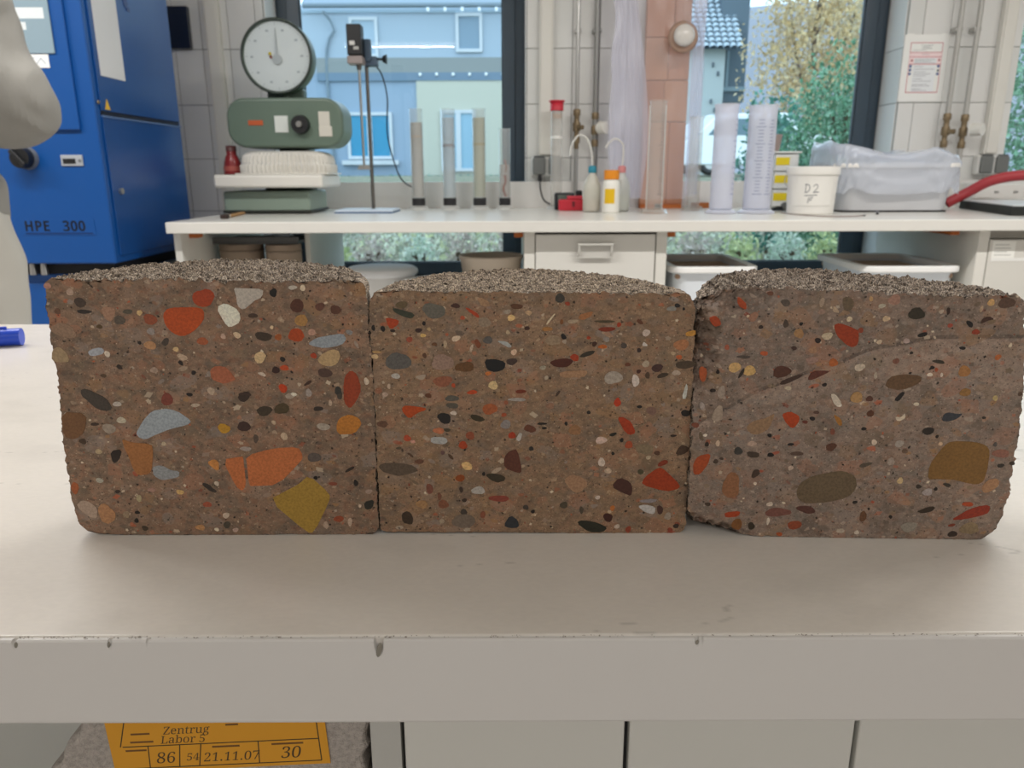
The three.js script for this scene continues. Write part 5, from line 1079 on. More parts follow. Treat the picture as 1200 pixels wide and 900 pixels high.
// graduated cylinders
function ticks(r, h0, h1, n, ang, long) { const l = []; for (let i = 0; i <= n; i++) { const w = i % 5 === 0 ? long : long * 0.55; l.push(new THREE.CylinderGeometry(r + 0.0006, r + 0.0006, 0.0026, 6, 1, true, ang - w / 2, w).translate(0, lerp(h0, h1, i / n), 0)); } return l; }
function measuringCylinder(label, x, z, r, h, mat, tickMat, ang, hexFoot, n = 20, lean = 0) {
  const t = thing('measuring_cylinder', label, 'measuring cylinder', [x, BY, z]);
  part('wall', lathe([[0, 0.016], [r * 0.96, 0.016], [r, 0.024], [r, h - 0.012], [r + 0.004, h - 0.004], [r + 0.002, h]], 44), mat, t);
  part('foot', hexFoot ? new THREE.CylinderGeometry(r * 1.45, r * 1.75, 0.018, 6).rotateY(0.3).translate(0, 0.009, 0) : lathe([[0, 0], [r * 1.35, 0], [r * 1.38, 0.006], [r * 1.1, 0.016], [0, 0.018]], 40), mat, t);
  part('graduation_marks', ticks(r, 0.08, h - 0.06, n, ang, 0.7), tickMat, t).userData.kind = 'stuff';
  return t;
}
const mClearCyl = clear(0xf2f1ee, 0.12, 0.86), mMilky = M(0xe6e8f2, 0.5, { transmission: 0.5, thickness: 0, side: THREE.DoubleSide }), mTick = M(0x737c9c, 0.6, { side: THREE.DoubleSide }), mTickDark = M(0x4e4e50, 0.6, { side: THREE.DoubleSide });
const g1 = measuringCylinder('clear slim measuring cylinder with dark marks in front of the film', 0.608, -3.36, 0.034, 0.455, mClearCyl, mTickDark, 0.5, true, 24);
part('edge_rib', [bx(0.004, 0.42, 0.004, -0.0335, 0.225, 0.0), bx(0.004, 0.42, 0.004, 0.0335, 0.225, 0.0)], M(0xeeeeea, 0.3, { transmission: 0.3, thickness: 0 }), g1);
measuringCylinder('clear measuring cylinder half hidden behind the film edge, right of the clay column', 0.832, -3.62, 0.029, 0.41, mClearCyl, mTick, 0.2, true, 16);
measuringCylinder('milky wide measuring cylinder, left one of the pair by the yellow labelled drawers', 0.885, -3.33, 0.047, 0.437, mMilky, mTick, 0.9, false, 14);
const g4 = measuringCylinder('milky wide measuring cylinder with two scales, right one of the pair', 1.035, -3.33, 0.056, 0.432, mMilky, mTick, -0.35, false, 22);
part('second_scale', ticks(0.056, 0.08, 0.37, 22, 0.45, 0.5), mTick, g4).userData.kind = 'stuff';
{ // small drawer box
  const t = thing('drawer_box', 'small white three drawer box with yellow labels behind the bucket', 'drawer box', [1.262, BY, -3.72]);
  part('body', [bx(0.112, 0.25, 0.12, 0, 0.127, -0.02, 0.004)], M(0xd8d8d4, 0.4), t); part('top', bx(0.125, 0.008, 0.15, 0, 0.255, 0, 0.003), M(0xe2e2de, 0.4), t);
  for (let k = 0; k < 3; k++) { const d = part('drawer', bx(0.106, 0.074, 0.03, 0, 0.052 + k * 0.079, 0.05, 0.004), M(0xdededa, 0.35), t); part('label', bx(0.062, 0.034, 0.002, -0.02, 0.058 + k * 0.079, 0.0655), M(0xe6cc1a, 0.5), d); }
  const b = thing('black_clip', 'small black clip with a grey roll in front of the drawer box', 'clip', [1.215, BY, -3.58]); part('clip', extrude([[-0.03, 0], [0.02, 0], [0.02, 0.012], [-0.005, 0.016], [-0.03, 0.008]], 0.02, 0.002).translate(0, 0.002, 0), mBlack, b); part('roll', cy(0.018, 0.018, 0.03, 0, 0, 0, 20).rotateX(Math.PI / 2).translate(0.028, 0.02, 0.01), M(0x7b7b78, 0.6), b);
  const c = thing('small_cup', 'small brown grey cup standing on the three drawer box', 'cup', [1.222, BY + 0.259, -3.72]); part('cup', lathe([[0, 0], [0.02, 0], [0.03, 0.075], [0.027, 0.075], [0.018, 0.004], [0, 0.004]], 28), M(0x9c8c86, 0.5, { side: THREE.DoubleSide }), c); part('rim', new THREE.TorusGeometry(0.0285, 0.0018, 6, 28).rotateX(Math.PI / 2).translate(0, 0.075, 0), M(0xa99a94, 0.5), c);
}
{ // bucket with handwriting
  const t = thing('bucket', 'white plastic bucket marked D2 F by hand', 'bucket', [1.248, BY, -3.29]);
  part('body', lathe([[0, 0], [0.088, 0], [0.092, 0.004], [0.099, 0.155], [0.103, 0.156], [0.105, 0.16], [0.105, 0.186], [0.102, 0.19], [0.097, 0.186], [0.095, 0.16], [0.087, 0.006], [0, 0.006]], 56), M(0xe4e2dc, 0.42), t);
  part('bail', tube([[-0.106, 0.17, 0], [-0.085, 0.12, -0.075], [0, 0.09, -0.112], [0.085, 0.12, -0.075], [0.106, 0.17, 0]], 0.002, 40, 6), M(0xd8d6d0, 0.4), t);
  const tex = print(512, 256, (g, w, h) => { g.fillStyle = '#e4e2dc'; g.fillRect(0, 0, w, h); g.strokeStyle = '#6c6d74'; g.lineWidth = 8; g.lineCap = 'round'; g.translate(256, 128); g.scale(1.0, 1.15); g.translate(-266, -128); g.beginPath(); g.moveTo(200, 50); g.lineTo(196, 120); g.moveTo(190, 52); g.bezierCurveTo(260, 40, 262, 118, 192, 122); g.moveTo(285, 68); g.bezierCurveTo(300, 40, 345, 50, 325, 85); g.lineTo(290, 120); g.lineTo(345, 116); g.moveTo(190, 150); g.lineTo(330, 144); g.moveTo(240, 168); g.lineTo(232, 215); g.moveTo(240, 170); g.lineTo(285, 166); g.moveTo(236, 190); g.lineTo(272, 187); g.stroke(); });
  part('hand_writing', new THREE.CylinderGeometry(0.0986, 0.0950, 0.10, 24, 1, true, -1.26, 1.8).translate(0, 0.085, 0.0005), M(0xffffff, 0.42, { map: tex }), t);
}
{ // big tub in a bag
  const t = thing('bagged_tub', 'wide milky plastic tub covered by a crumpled translucent bag', 'tub', [1.652, BY, -3.55], 0.0);
  const w = 0.52, d = 0.36, H = 0.19, g = new THREE.ExtrudeGeometry(roundRect(w, d, 0.07), { depth: H, bevelEnabled: false, curveSegments: 12 }).rotateX(-Math.PI / 2), p = g.attributes.position;
  for (let i = 0; i < p.count; i++) { const q = 0.90 + 0.10 * p.getY(i) / H; p.setX(i, p.getX(i) * q); p.setZ(i, p.getZ(i) * q); } g.computeVertexNormals();
  part('tub', g.translate(0, 0.008, 0), M(0xdcdde0, 0.4, { transmission: 0.25, thickness: 0 }), t);
  part('rim', new THREE.ExtrudeGeometry(Object.assign(roundRect(w + 0.02, d + 0.02, 0.075), { holes: [roundRect(w - 0.02, d - 0.02, 0.06)] }), { depth: 0.012, bevelEnabled: true, bevelSize: 0.003, bevelThickness: 0.003, bevelSegments: 2 }).rotateX(-Math.PI / 2).translate(0, 0.188, 0), M(0xe8e6e2, 0.35), t);
  part('foot_strip', bx(w * 0.86, 0.008, d * 0.86, 0, 0.004, 0), mBlack, t);
  // the bag: a crumpled skirt over the upper half with a peaked left corner
  const bg = new THREE.BufferGeometry(), n = 160, m = 26, P = [], I = [];
  for (let j = 0; j <= m; j++) for (let i = 0; i <= n; i++) {
    const a = i / n * 6.2832, v = j / m, c = Math.cos(a), s = Math.sin(a), e = 0.42, X = Math.sign(c) * Math.abs(c) ** e * (w / 2 + 0.016), Z = Math.sign(s) * Math.abs(s) ** e * (d / 2 + 0.016), k = v < 0.5 ? 1 : 1 - ((v - 0.5) / 0.5) ** 1.6;
    const peak = clamp(-X / 0.27, 0, 1) ** 2.2 * 0.058 + 0.034 * Math.exp(-(((X - 0.14) / 0.07) ** 2)) - 0.03 * clamp((X - 0.18) / 0.1, 0, 1);
    let y = v < 0.5 ? lerp(0.09 + 0.02 * noise2(i * 0.09, 3), 0.232 + peak, v * 2) : lerp(0.232 + peak, 0.235, (v - 0.5) * 2);
    const cr = 0.007 * noise3(X * 7, y * 10, Z * 7) + 0.0025 * noise3(X * 25, y * 30, Z * 25); y += (v > 0.3 ? cr : 0) + (v > 0.5 ? 0.02 * noise2(X * 7 + 3, Z * 7) : 0);
    const fl = v < 0.5 ? 0.006 * (1 + noise2(i * 0.2, v * 5)) : 0; P.push(X * k + c * (fl + cr * 0.5), y, Z * k + s * (fl + cr * 0.5));
  }
  for (let j = 0; j < m; j++) for (let i = 0; i < n; i++) { const a = j * (n + 1) + i, b = a + n + 1; I.push(a, b, a + 1, b, b + 1, a + 1); }
  bg.setAttribute('position', new THREE.Float32BufferAttribute(P, 3)); bg.setIndex(I); bg.computeVertexNormals();
  part('bag', bg, M(0xe9edf5, 0.3, { transmission: 0.58, thickness: 0, side: THREE.DoubleSide }), t, 'crumpled translucent bag');
  const pn = thing('pen', 'slim dark marker pen lying on the bench in front of the bagged tub', 'pen', [1.50, BY + 0.005, -3.22], 1.15); part('barrel', cy(0.005, 0.005, 0.07, 0, 0, 0, 12).rotateZ(Math.PI / 2), M(0x33343c, 0.4), pn); part('cap', cy(0.0056, 0.0056, 0.03, 0, 0, 0, 12).rotateZ(Math.PI / 2).translate(0.045, 0, 0), M(0xb8bcc8, 0.4), pn);
  const cable = thing('thin_cord', 'thin grey cord lying in a curve in front of the white bucket', 'cord', [0, BY + 0.003, 0]); part('cord', tube([[1.13, 0, -3.3], [1.17, 0, -3.10], [1.23, 0, -3.02], [1.31, 0, -3.02], [1.38, 0, -3.08]], 0.002, 30, 6), M(0x8a7a74, 0.6), cable); part('ferrule', cy(0.003, 0.003, 0.02, 0, 0, 0, 10).rotateX(1.57).rotateY(-0.86).translate(1.386, 0, -3.086), mGrey, cable);
}
{ // slab, hose, sockets, sink tray on the right
  const t = thing('stone_slab', 'pale stone slab with rough dark edges on the right end of the bench', 'slab', [1.953, BY, -3.07], -0.25);
  part('edge_body', bb(0, 0.55, 0.0, 0.036, -0.68, 0, 0.003), M(0x2f3330, 0.8, { bumpMap: roughTex, bumpScale: 0.004 }), t, 'rough dark edge'); part('top_face', bb(0.004, 0.546, 0.0355, 0.040, -0.676, -0.004, 0.001), M(0xcfd2d4, 0.28), t);
  const h = thing('hose', 'thick red rubber hose arching over the slab at the right edge', 'hose', [0, 0, 0]); part('hose_pipe', tube([[2.02, 0.915 + 0.02, -3.66], [2.10, 0.985, -3.64], [2.17, 1.035, -3.60], [2.27, 1.06, -3.55], [2.42, 1.05, -3.50], [2.62, 1.0, -3.45]], 0.023, 50, 16), M(0xa8343a, 0.5), h); part('clip', new THREE.TorusGeometry(0.0245, 0.003, 8, 24).rotateY(1.1).translate(2.60, 1.005, -3.455), mSteel, h);
  const s = thing('wash_basin', 'white basin tray with two steel bits standing in for highlights behind the slab', 'basin', [2.36, BY, -3.80]); part('shell', [bx(0.34, 0.10, 0.012, 0, 0.06, 0.06, 0.004), bx(0.34, 0.012, 0.12, 0, 0.012, 0, 0.004), bx(0.012, 0.11, 0.12, -0.17, 0.06, 0, 0.004), bx(0.012, 0.11, 0.12, 0.17, 0.06, 0, 0.004)], mWhiteGloss, s); part('clip', bx(0.02, 0.01, 0.006, -0.07, 0.075, 0.068, 0.002), mSteel, s); part('clip', bx(0.02, 0.01, 0.006, 0.02, 0.075, 0.068, 0.002), mSteel, s);  // the two steel clips stand in for highlights on the white basin
}
function socketPair(label, x, y, plateMat) {
  const t = thing('socket_box', label, 'socket', [x, y, WZ + 0.002]);
  part('box', bx(0.155, 0.092, 0.05, 0, 0, 0.025, 0.01, 3), plateMat, t);
  for (const k of [-1, 1]) { const c = part('flap', bx(0.062, 0.082, 0.018, k * 0.038, 0.002, 0.056, 0.008, 3), mGrey, t, 'grey flap'); part('hinge', bx(0.05, 0.008, 0.01, k * 0.038, 0.046, 0.056, 0.003), M(0x55585a, 0.5), c); }
}
socketPair('grey double socket box on the tiled pillar left of the red capped tube', 0.174, 1.108, M(0xd0d0cc, 0.5));
socketPair('white double socket box with grey flaps at the right under the cable duct', 2.355, 1.108, M(0xdadad6, 0.4));
tag(part('plug_lead', [tube([[0.14, 1.06, WZ + 0.06], [0.143, 1.0, WZ + 0.07], [0.16, 0.95, WZ + 0.06], [0.2, 0.925, WZ + 0.09]], 0.004, 20, 6), cy(0.008, 0.011, 0.03, 0.14, 1.055, WZ + 0.06, 12)], mBlack, scene), 'short black lead plugged into the grey socket box on the pillar', 'lead');
// pipes and valves
function pipe(label, x, r, y0, mat, valve) {
  const t = thing('gas_pipe', label, 'pipe', [x, 0, WZ + 0.05]);
  part('pipe', cy(r, r, CEIL - y0, 0, (CEIL + y0) / 2, 0, 18), mat, t);
  for (const y of [1.72, 2.4]) part('clamp', bx(r * 3, 0.02, 0.05, 0, y, -0.022, 0.004), mat, t);
  if (valve) {
    const vy = valve.y, b = part('valve', lathe([[0, vy - 0.11], [0.011, vy - 0.11], [0.011, vy - 0.085], [0.017, vy - 0.083], [0.017, vy - 0.055], [0.012, vy - 0.052], [0.012, vy - 0.03], [0.019, vy - 0.026], [0.019, vy + 0.01], [0.013, vy + 0.014], [0.013, vy + 0.04], [0.018, vy + 0.044], [0.018, vy + 0.07], [0.01, vy + 0.074], [0, vy + 0.074]], 20), mBrass, t, 'brass valve');
    if (valve.cap === 'white') part('valve_cap', [cy(0.028, 0.03, 0.05, 0, 0, 0, 22).rotateX(Math.PI / 2).rotateY(0.6).translate(0.035, vy, 0.055)], M(0xe4e2da, 0.4), b); else part('valve_stem', [cy(0.011, 0.011, 0.03, 0, 0, 0, 14).rotateX(Math.PI / 2).rotateY(0.7).translate(0.016, vy - 0.012, 0.026)], mBrass, b);
  }
}
pipe('thin steel pipe on the middle pillar, left of the pair, with a brass valve', 0.316, 0.0095, 0.93, mSteel, { y: 1.30, cap: 'brass' });
pipe('thicker steel pipe on the middle pillar with a white capped valve', 0.405, 0.0135, 0.93, M(0x8f8f8c, 0.4, { metalness: 0.6 }), { y: 1.285, cap: 'white' });
pipe('thin grey pipe with a brass tap right of the paper notice', 2.098, 0.0115, 1.05, M(0xb4b3ae, 0.45, { metalness: 0.3 }), { y: 1.275, cap: 'brass' });
pipe('thin grey pipe with a white capped brass tap, rightmost of the pipes', 2.184, 0.0115, 1.02, M(0xb4b3ae, 0.45, { metalness: 0.3 }), { y: 1.27, cap: 'white' });
{ // notice on the wall
  const tex = print(420, 594, (g, w, h) => {
    g.fillStyle = '#f2f2ee'; g.fillRect(0, 0, w, h); const red = '#b8384a'; g.strokeStyle = red; g.lineWidth = 5; g.strokeRect(66, 72, 300, 440); g.fillStyle = '#f6dfe0'; g.fillRect(66, 158, 300, 38); g.fillRect(66, 200, 300, 62);
    g.fillStyle = '#eceff1'; g.fillRect(110, 206, 215, 48); g.fillRect(110, 266, 215, 242);
    g.fillStyle = red; for (const y of [70, 154, 194, 258, 508]) g.fillRect(66, y, 300, 5);
    g.fillStyle = '#6a6a70'; for (const [x, y, l] of [[160, 92, 110], [178, 106, 76], [170, 120, 96], [90, 136, 120], [180, 172, 70], [116, 216, 190], [116, 232, 150], [116, 246, 190], [118, 280, 90], [118, 302, 190], [118, 326, 110], [118, 344, 160], [118, 362, 120], [118, 388, 86], [118, 408, 180], [118, 438, 140], [118, 452, 170], [118, 478, 90], [118, 492, 140]]) for (let q = x; q < x + l; q += 9) g.fillRect(q, y, 6 + (q * 7 % 3), 4);
    g.fillStyle = '#33508c'; for (const [x, y] of [[84, 278], [84, 312], [84, 346], [348, 278], [348, 346]]) { g.beginPath(); g.arc(x, y, 13, 0, 7); g.fill(); } g.fillStyle = '#2c4a50'; g.beginPath(); g.moveTo(334, 324); g.lineTo(362, 324); g.lineTo(348, 300); g.fill(); g.fillStyle = '#a02c30'; g.beginPath(); g.moveTo(76, 236); g.lineTo(104, 236); g.lineTo(90, 212); g.fill(); g.fillStyle = '#a02c30'; g.fillRect(340, 214, 16, 18);
  });
  const [g, m] = sheet(0.212, 0.300, 0.0015, tex, 0xeeeeea, 0.35), t = thing('notice', 'white safety notice with red frames on the tiles right of the window', 'notice', [1.976, 1.555, WZ + 0.004]);
  part('sheet', g, m, t); part('tape', bx(0.03, 0.012, 0.001, -0.08, 0.148, 0.001), M(0xf2f2ee, 0.3), t); part('tape', bx(0.03, 0.012, 0.001, 0.08, 0.148, 0.001), M(0xf2f2ee, 0.3), t);
}

// ---------- blue testing machine at the left ----------
{
  const XR = -1.39, Z0 = -2.72, mBlue = M(0x044c94, 0.4), mBlueSide = M(0x0a4688, 0.3), mBlueDark = M(0x0a2f66, 0.4);
  const t = thing('testing_machine', 'tall blue testing machine cabinet at the left with screen and lettering', 'machine', [0, 0, 0]);
  part('cabinet', bb(-2.15, XR, 0.775, 2.05, -3.40, Z0, 0.006), mBlue, t);
  part('console_panel', bb(-2.05, -1.445, 1.222, 2.0, Z0 - 0.01, Z0 + 0.012, 0.004), mBlue, t);
  part('side_door', bb(XR, XR + 0.006, 1.287, 2.03, -3.385, Z0 - 0.03, 0.002), mBlueSide, t, 'upper side door');
  part('side_door', bb(XR, XR + 0.006, 0.80, 1.270, -3.385, Z0 - 0.03, 0.002), mBlueSide, t, 'lower side door');
  part('door_seam', bb(XR - 0.002, XR + 0.001, 1.270, 1.287, -3.385, Z0 - 0.03), M(0x06142c, 0.6), t);
  part('door_lip', bb(XR, XR + 0.010, 1.266, 1.271, -3.385, Z0 - 0.03, 0.001), M(0x5c7aa8, 0.4), t);
  const [sg, sm] = sheet(0.40, 0.36, 0.006, print(512, 460, (g, w, h) => { g.fillStyle = '#8ea4b0'; g.fillRect(0, 0, w, h); g.fillStyle = '#dfe6e8'; g.fillRect(20, 285, 470, 42); g.fillRect(150, 340, 260, 30); g.fillStyle = '#b8c6cc'; g.fillRect(20, 20, 470, 230); g.fillStyle = '#7f98a6'; for (let k = 0; k < 5; k++) g.fillRect(40, 50 + k * 38, 300 - k * 30, 12); g.strokeStyle = '#eef2f2'; g.lineWidth = 4; g.strokeRect(20, 20, 470, 230); }), 0x6f7f88, 0.25);
  part('screen', sg, sm, t, 'grey operating screen').position.set(-1.688, 1.64, Z0 + 0.014);
  const [lg, lm] = sheet(0.075, 0.042, 0.001, print(128, 72, (g, w, h) => { g.fillStyle = '#eef0f0'; g.fillRect(0, 0, w, h); g.strokeStyle = '#8090a0'; g.lineWidth = 4; g.beginPath(); g.moveTo(60, 50); g.lineTo(85, 22); g.lineTo(108, 50); g.stroke(); g.fillStyle = '#a8b0b8'; g.fillRect(14, 18, 36, 6); g.fillRect(14, 34, 36, 6); }), 0xeeeeee, 0.5);
  part('label', lg, lm, t, 'white label').position.set(-1.55, 1.437, Z0 + 0.0135);
  part('screw', cy(0.007, 0.007, 0.006, 0, 0, 0, 14).rotateX(Math.PI / 2).translate(-1.515, 1.275, Z0 + 0.014), mBrass, t);
  const sw = part('main_switch', cy(0.036, 0.038, 0.02, 0, 0, 0, 26).rotateX(Math.PI / 2).translate(-1.642, 1.132, Z0 + 0.01), M(0x6c7074, 0.4), t, 'black main switch on a grey plate'); part('switch_knob', [cy(0.033, 0.035, 0.03, 0, 0, 0, 24).rotateX(Math.PI / 2).translate(-1.642, 1.132, Z0 + 0.034), bx(0.016, 0.066, 0.022, 0, 0, 0, 0.004).rotateZ(0.7).translate(-1.642, 1.132, Z0 + 0.054)], mBlack, sw);
  const im = part('interface_plate', bx(0.074, 0.036, 0.005, -1.492, 1.124, Z0 + 0.002, 0.002), M(0xa9aeb4, 0.4), t, 'grey port plate'); part('port', bx(0.042, 0.016, 0.004, -1.500, 1.122, Z0 + 0.004), mBlack, im); part('port', cy(0.005, 0.005, 0.004, 0, 0, 0, 12).rotateX(Math.PI / 2).translate(-1.464, 1.123, Z0 + 0.004), M(0x6c6f72, 0.4), im);
  const [tg, tm] = sheet(0.25, 0.052, 0.001, print(512, 106, (g, w, h) => { g.fillStyle = '#044c94'; g.fillRect(0, 0, w, h); g.fillStyle = '#01040c'; g.font = 'bold 100px sans-serif'; g.textBaseline = 'middle'; g.fillText('HPE', 8, 44, 228); g.fillText('300', 282, 44, 224); g.fillStyle = '#052a60'; g.fillRect(14, 90, 478, 10); }), 0x044c94, 0.4);
  part('lettering', tg, tm, t, 'dark lettering HPE 300').position.set(-1.572, 0.901, Z0 + 0.001);
  part('paper', [bb(XR + 0.0065, XR + 0.008, 1.40, 1.76, -2.945, -2.775)], M(0xdcdedf, 0.75), t, 'white paper sheet on the side door').rotation.set(0, 0, 0);
  part('warning_triangle', extrude([[-0.018, 0], [0.018, 0], [0, 0.034]], 0.001).rotateY(Math.PI / 2).translate(XR + 0.0065, 1.292, -2.792), M(0xe0b422, 0.5), t);
  part('keyhole', cy(0.006, 0.006, 0.004, 0, 0, 0, 12).rotateZ(Math.PI / 2).translate(XR + 0.007, 1.312, -2.735), mBrass, t);
  part('lock', cy(0.010, 0.011, 0.014, 0, 0, 0, 18).rotateZ(Math.PI / 2).translate(XR + 0.010, 1.021, -2.80), mSteel, t);
  part('emblem', [cy(0.018, 0.018, 0.002, 0, 0, 0, 6).rotateZ(Math.PI / 2).translate(XR + 0.0072, 1.672, -3.02), bx(0.002, 0.014, 0.024, XR + 0.0072, 1.652, -3.035)], M(0x0a2a6c, 0.4), t, 'dark blue emblem');
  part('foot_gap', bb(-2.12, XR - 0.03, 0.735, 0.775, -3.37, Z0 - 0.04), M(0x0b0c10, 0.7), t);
  for (const x of [-1.66, -1.70]) part('levelling_foot', cy(0.009, 0.012, 0.04, x, 0.755, Z0 - 0.02, 12), mSteel, t);
  part('base_cabinet', bb(-2.2, -1.44, 0, 0.735, -3.42, Z0 - 0.05, 0.006), mBlue, t, 'blue base cabinet');
  part('base_door', bb(-2.16, -1.60, 0.04, 0.70, Z0 - 0.05, Z0 - 0.044, 0.002), mBlue, t);
  part('tool_tray', bb(-1.41, -1.30, 0.70, 0.735, -3.40, -3.0, 0.004), M(0x4c5254, 0.5), t);
}
// ---------- blue marker on the table, tray behind the right block ----------
{
  const t = thing('marker_pen', 'bright blue marker pen end lying on the table at the left edge', 'pen', [-0.575, TY + 0.0095, -0.80], 0.25);
  part('barrel', cy(0.0085, 0.0085, 0.08, -0.02, 0, 0, 20).rotateZ(Math.PI / 2).translate(-0.02, 0, 0), M(0xd8dce4, 0.4), t); part('cap', [cy(0.0093, 0.0093, 0.045, 0, 0, 0, 20).rotateZ(Math.PI / 2).translate(0.026, 0, 0), bx(0.03, 0.003, 0.004, 0.02, 0.010, 0)], M(0x1446c8, 0.35), t, 'blue cap');
}
// ---------- labelled concrete lump below the table ----------
{
  const t = thing('labelled_block', 'grey concrete block with a yellow handwritten label under the table edge', 'concrete block', [-0.146, 0, -0.335], 0);
  const out = [[-0.052, 0.842], [-0.062, 0.826], [-0.078, 0.802], [-0.092, 0.77], [-0.096, 0.68], [-0.09, 0.54], [0.058, 0.54], [0.062, 0.68], [0.065, 0.79], [0.0685, 0.826], [0.069, 0.842]].map(([x, y]) => [x + 0.004, y - 0.005]).reverse();
  const fine = []; out.forEach((p, i) => { const q = out[(i + 1) % out.length], n = Math.ceil(Math.hypot(q[0] - p[0], q[1] - p[1]) / 0.005); for (let k = 0; k < n; k++) { const x = lerp(p[0], q[0], k / n), y = lerp(p[1], q[1], k / n); fine.push([x + (y > 0.545 ? 0.0012 * noise2(x * 260, y * 260) + 0.0016 * noise2(x * 70, y * 70) : 0), Math.max(0.5393, y + 0.001 * noise2(y * 220, x * 220))]); } });
  const body = extrude(fine, 0.16, 0.0035).translate(0, 0, -0.137); { const uv = body.attributes.uv; for (let i = 0; i < uv.count; i++) uv.setXY(i, uv.getX(i) / 0.08, uv.getY(i) / 0.08); }
  part('body', body, M(0xc2bab2, 0.9, { map: mottle, bumpMap: roughTex, bumpScale: 0.0012 }), t);
  const tex = print(1024, 300, (c, w, h) => {
    c.fillStyle = '#d8981c'; c.fillRect(0, 0, w, h); c.strokeStyle = '#2a2008'; c.lineWidth = 5;
    const L = (a, b, d, e) => { c.beginPath(); c.moveTo(a, b); c.lineTo(d, e); c.stroke(); };
    L(985, 10, 985, 280); L(60, 158, 985, 158); L(60, 280, 985, 280); L(180, 158, 170, 280); L(330, 158, 310, 280); L(430, 158, 405, 280); L(700, 158, 690, 280); L(95, 10, 50, 158);
    c.lineWidth = 10; c.strokeStyle = '#6a4410'; for (const [x, y, l] of [[110, 90, 90], [100, 134, 110], [70, 180, 100], [480, 178, 130], [760, 178, 150], [560, 60, 60]]) L(x, y, x + l, y);
    c.fillStyle = '#3a2a14'; c.font = 'italic 58px serif'; c.fillText('Zentrug', 260, 98); c.fillText('Labor 5', 240, 148); c.font = 'italic 84px serif'; c.fillText('86', 200, 256); c.font = 'italic 56px serif'; c.fillText('54', 345, 248); c.font = 'italic 68px serif'; c.fillText('21.11.07', 425, 258); c.font = 'italic 88px serif'; c.fillText('30', 790, 258);
  });
  const [lg, lm] = sheet(0.104, 0.0305, 0.0006, tex, 0xd0901a, 0.6); const l = part('paper_label', lg, lm, t, 'yellow form label with handwriting'); l.position.set(0.0055, 0.8172, 0.0272); l.rotation.z = 0.05;
}
// ---------- person in a grey sweatshirt at the left edge ----------
function blob(bones, res, centre, half, k, bump = () => 0) {       // smooth union of tapered capsules, meshed
  const mc = new MarchingCubes(res, mPaint, false, false, 400000), p = V(0, 0, 0), a = V(0, 0, 0), ab = V(0, 0, 0);
  const B = bones.map(([ax, ay, az, ar, bx_, by, bz, br]) => ({ a: V(ax, ay, az), d: V(bx_ - ax, by - ay, bz - az), l2: Math.max(1e-9, (bx_ - ax) ** 2 + (by - ay) ** 2 + (bz - az) ** 2), ar, br }));
  for (let z = 0, i = 0; z < res; z++) for (let y = 0; y < res; y++) for (let x = 0; x < res; x++, i++) {
    p.set(centre[0] + (x / res * 2 - 1) * half, centre[1] + (y / res * 2 - 1) * half, centre[2] + (z / res * 2 - 1) * half);
    let d = 9; for (const b of B) { a.copy(p).sub(b.a); const t = clamp(a.dot(b.d) / b.l2, 0, 1), e = ab.copy(b.d).multiplyScalar(t).distanceTo(a) - lerp(b.ar, b.br, t); const h = Math.max(k - Math.abs(d - e), 0) / k; d = Math.min(d, e) - h * h * k * 0.25; }
    mc.field[i] = -(d + (Math.abs(d) < 0.05 ? bump(p) : 0));
  }
  mc.isolation = 0; mc.update();
  const n = mc.count, P = mc.positionArray.slice(0, n * 3), N = mc.normalArray.slice(0, n * 3); for (let i = 0; i < n * 3; i += 3) { P[i] = P[i] * half + centre[0]; P[i + 1] = P[i + 1] * half + centre[1]; P[i + 2] = P[i + 2] * half + centre[2]; }
  let g = new THREE.BufferGeometry(); g.setAttribute('position', new THREE.BufferAttribute(P, 3)); g = mergeVertices(g, 1e-5); g.computeVertexNormals(); return g;
}
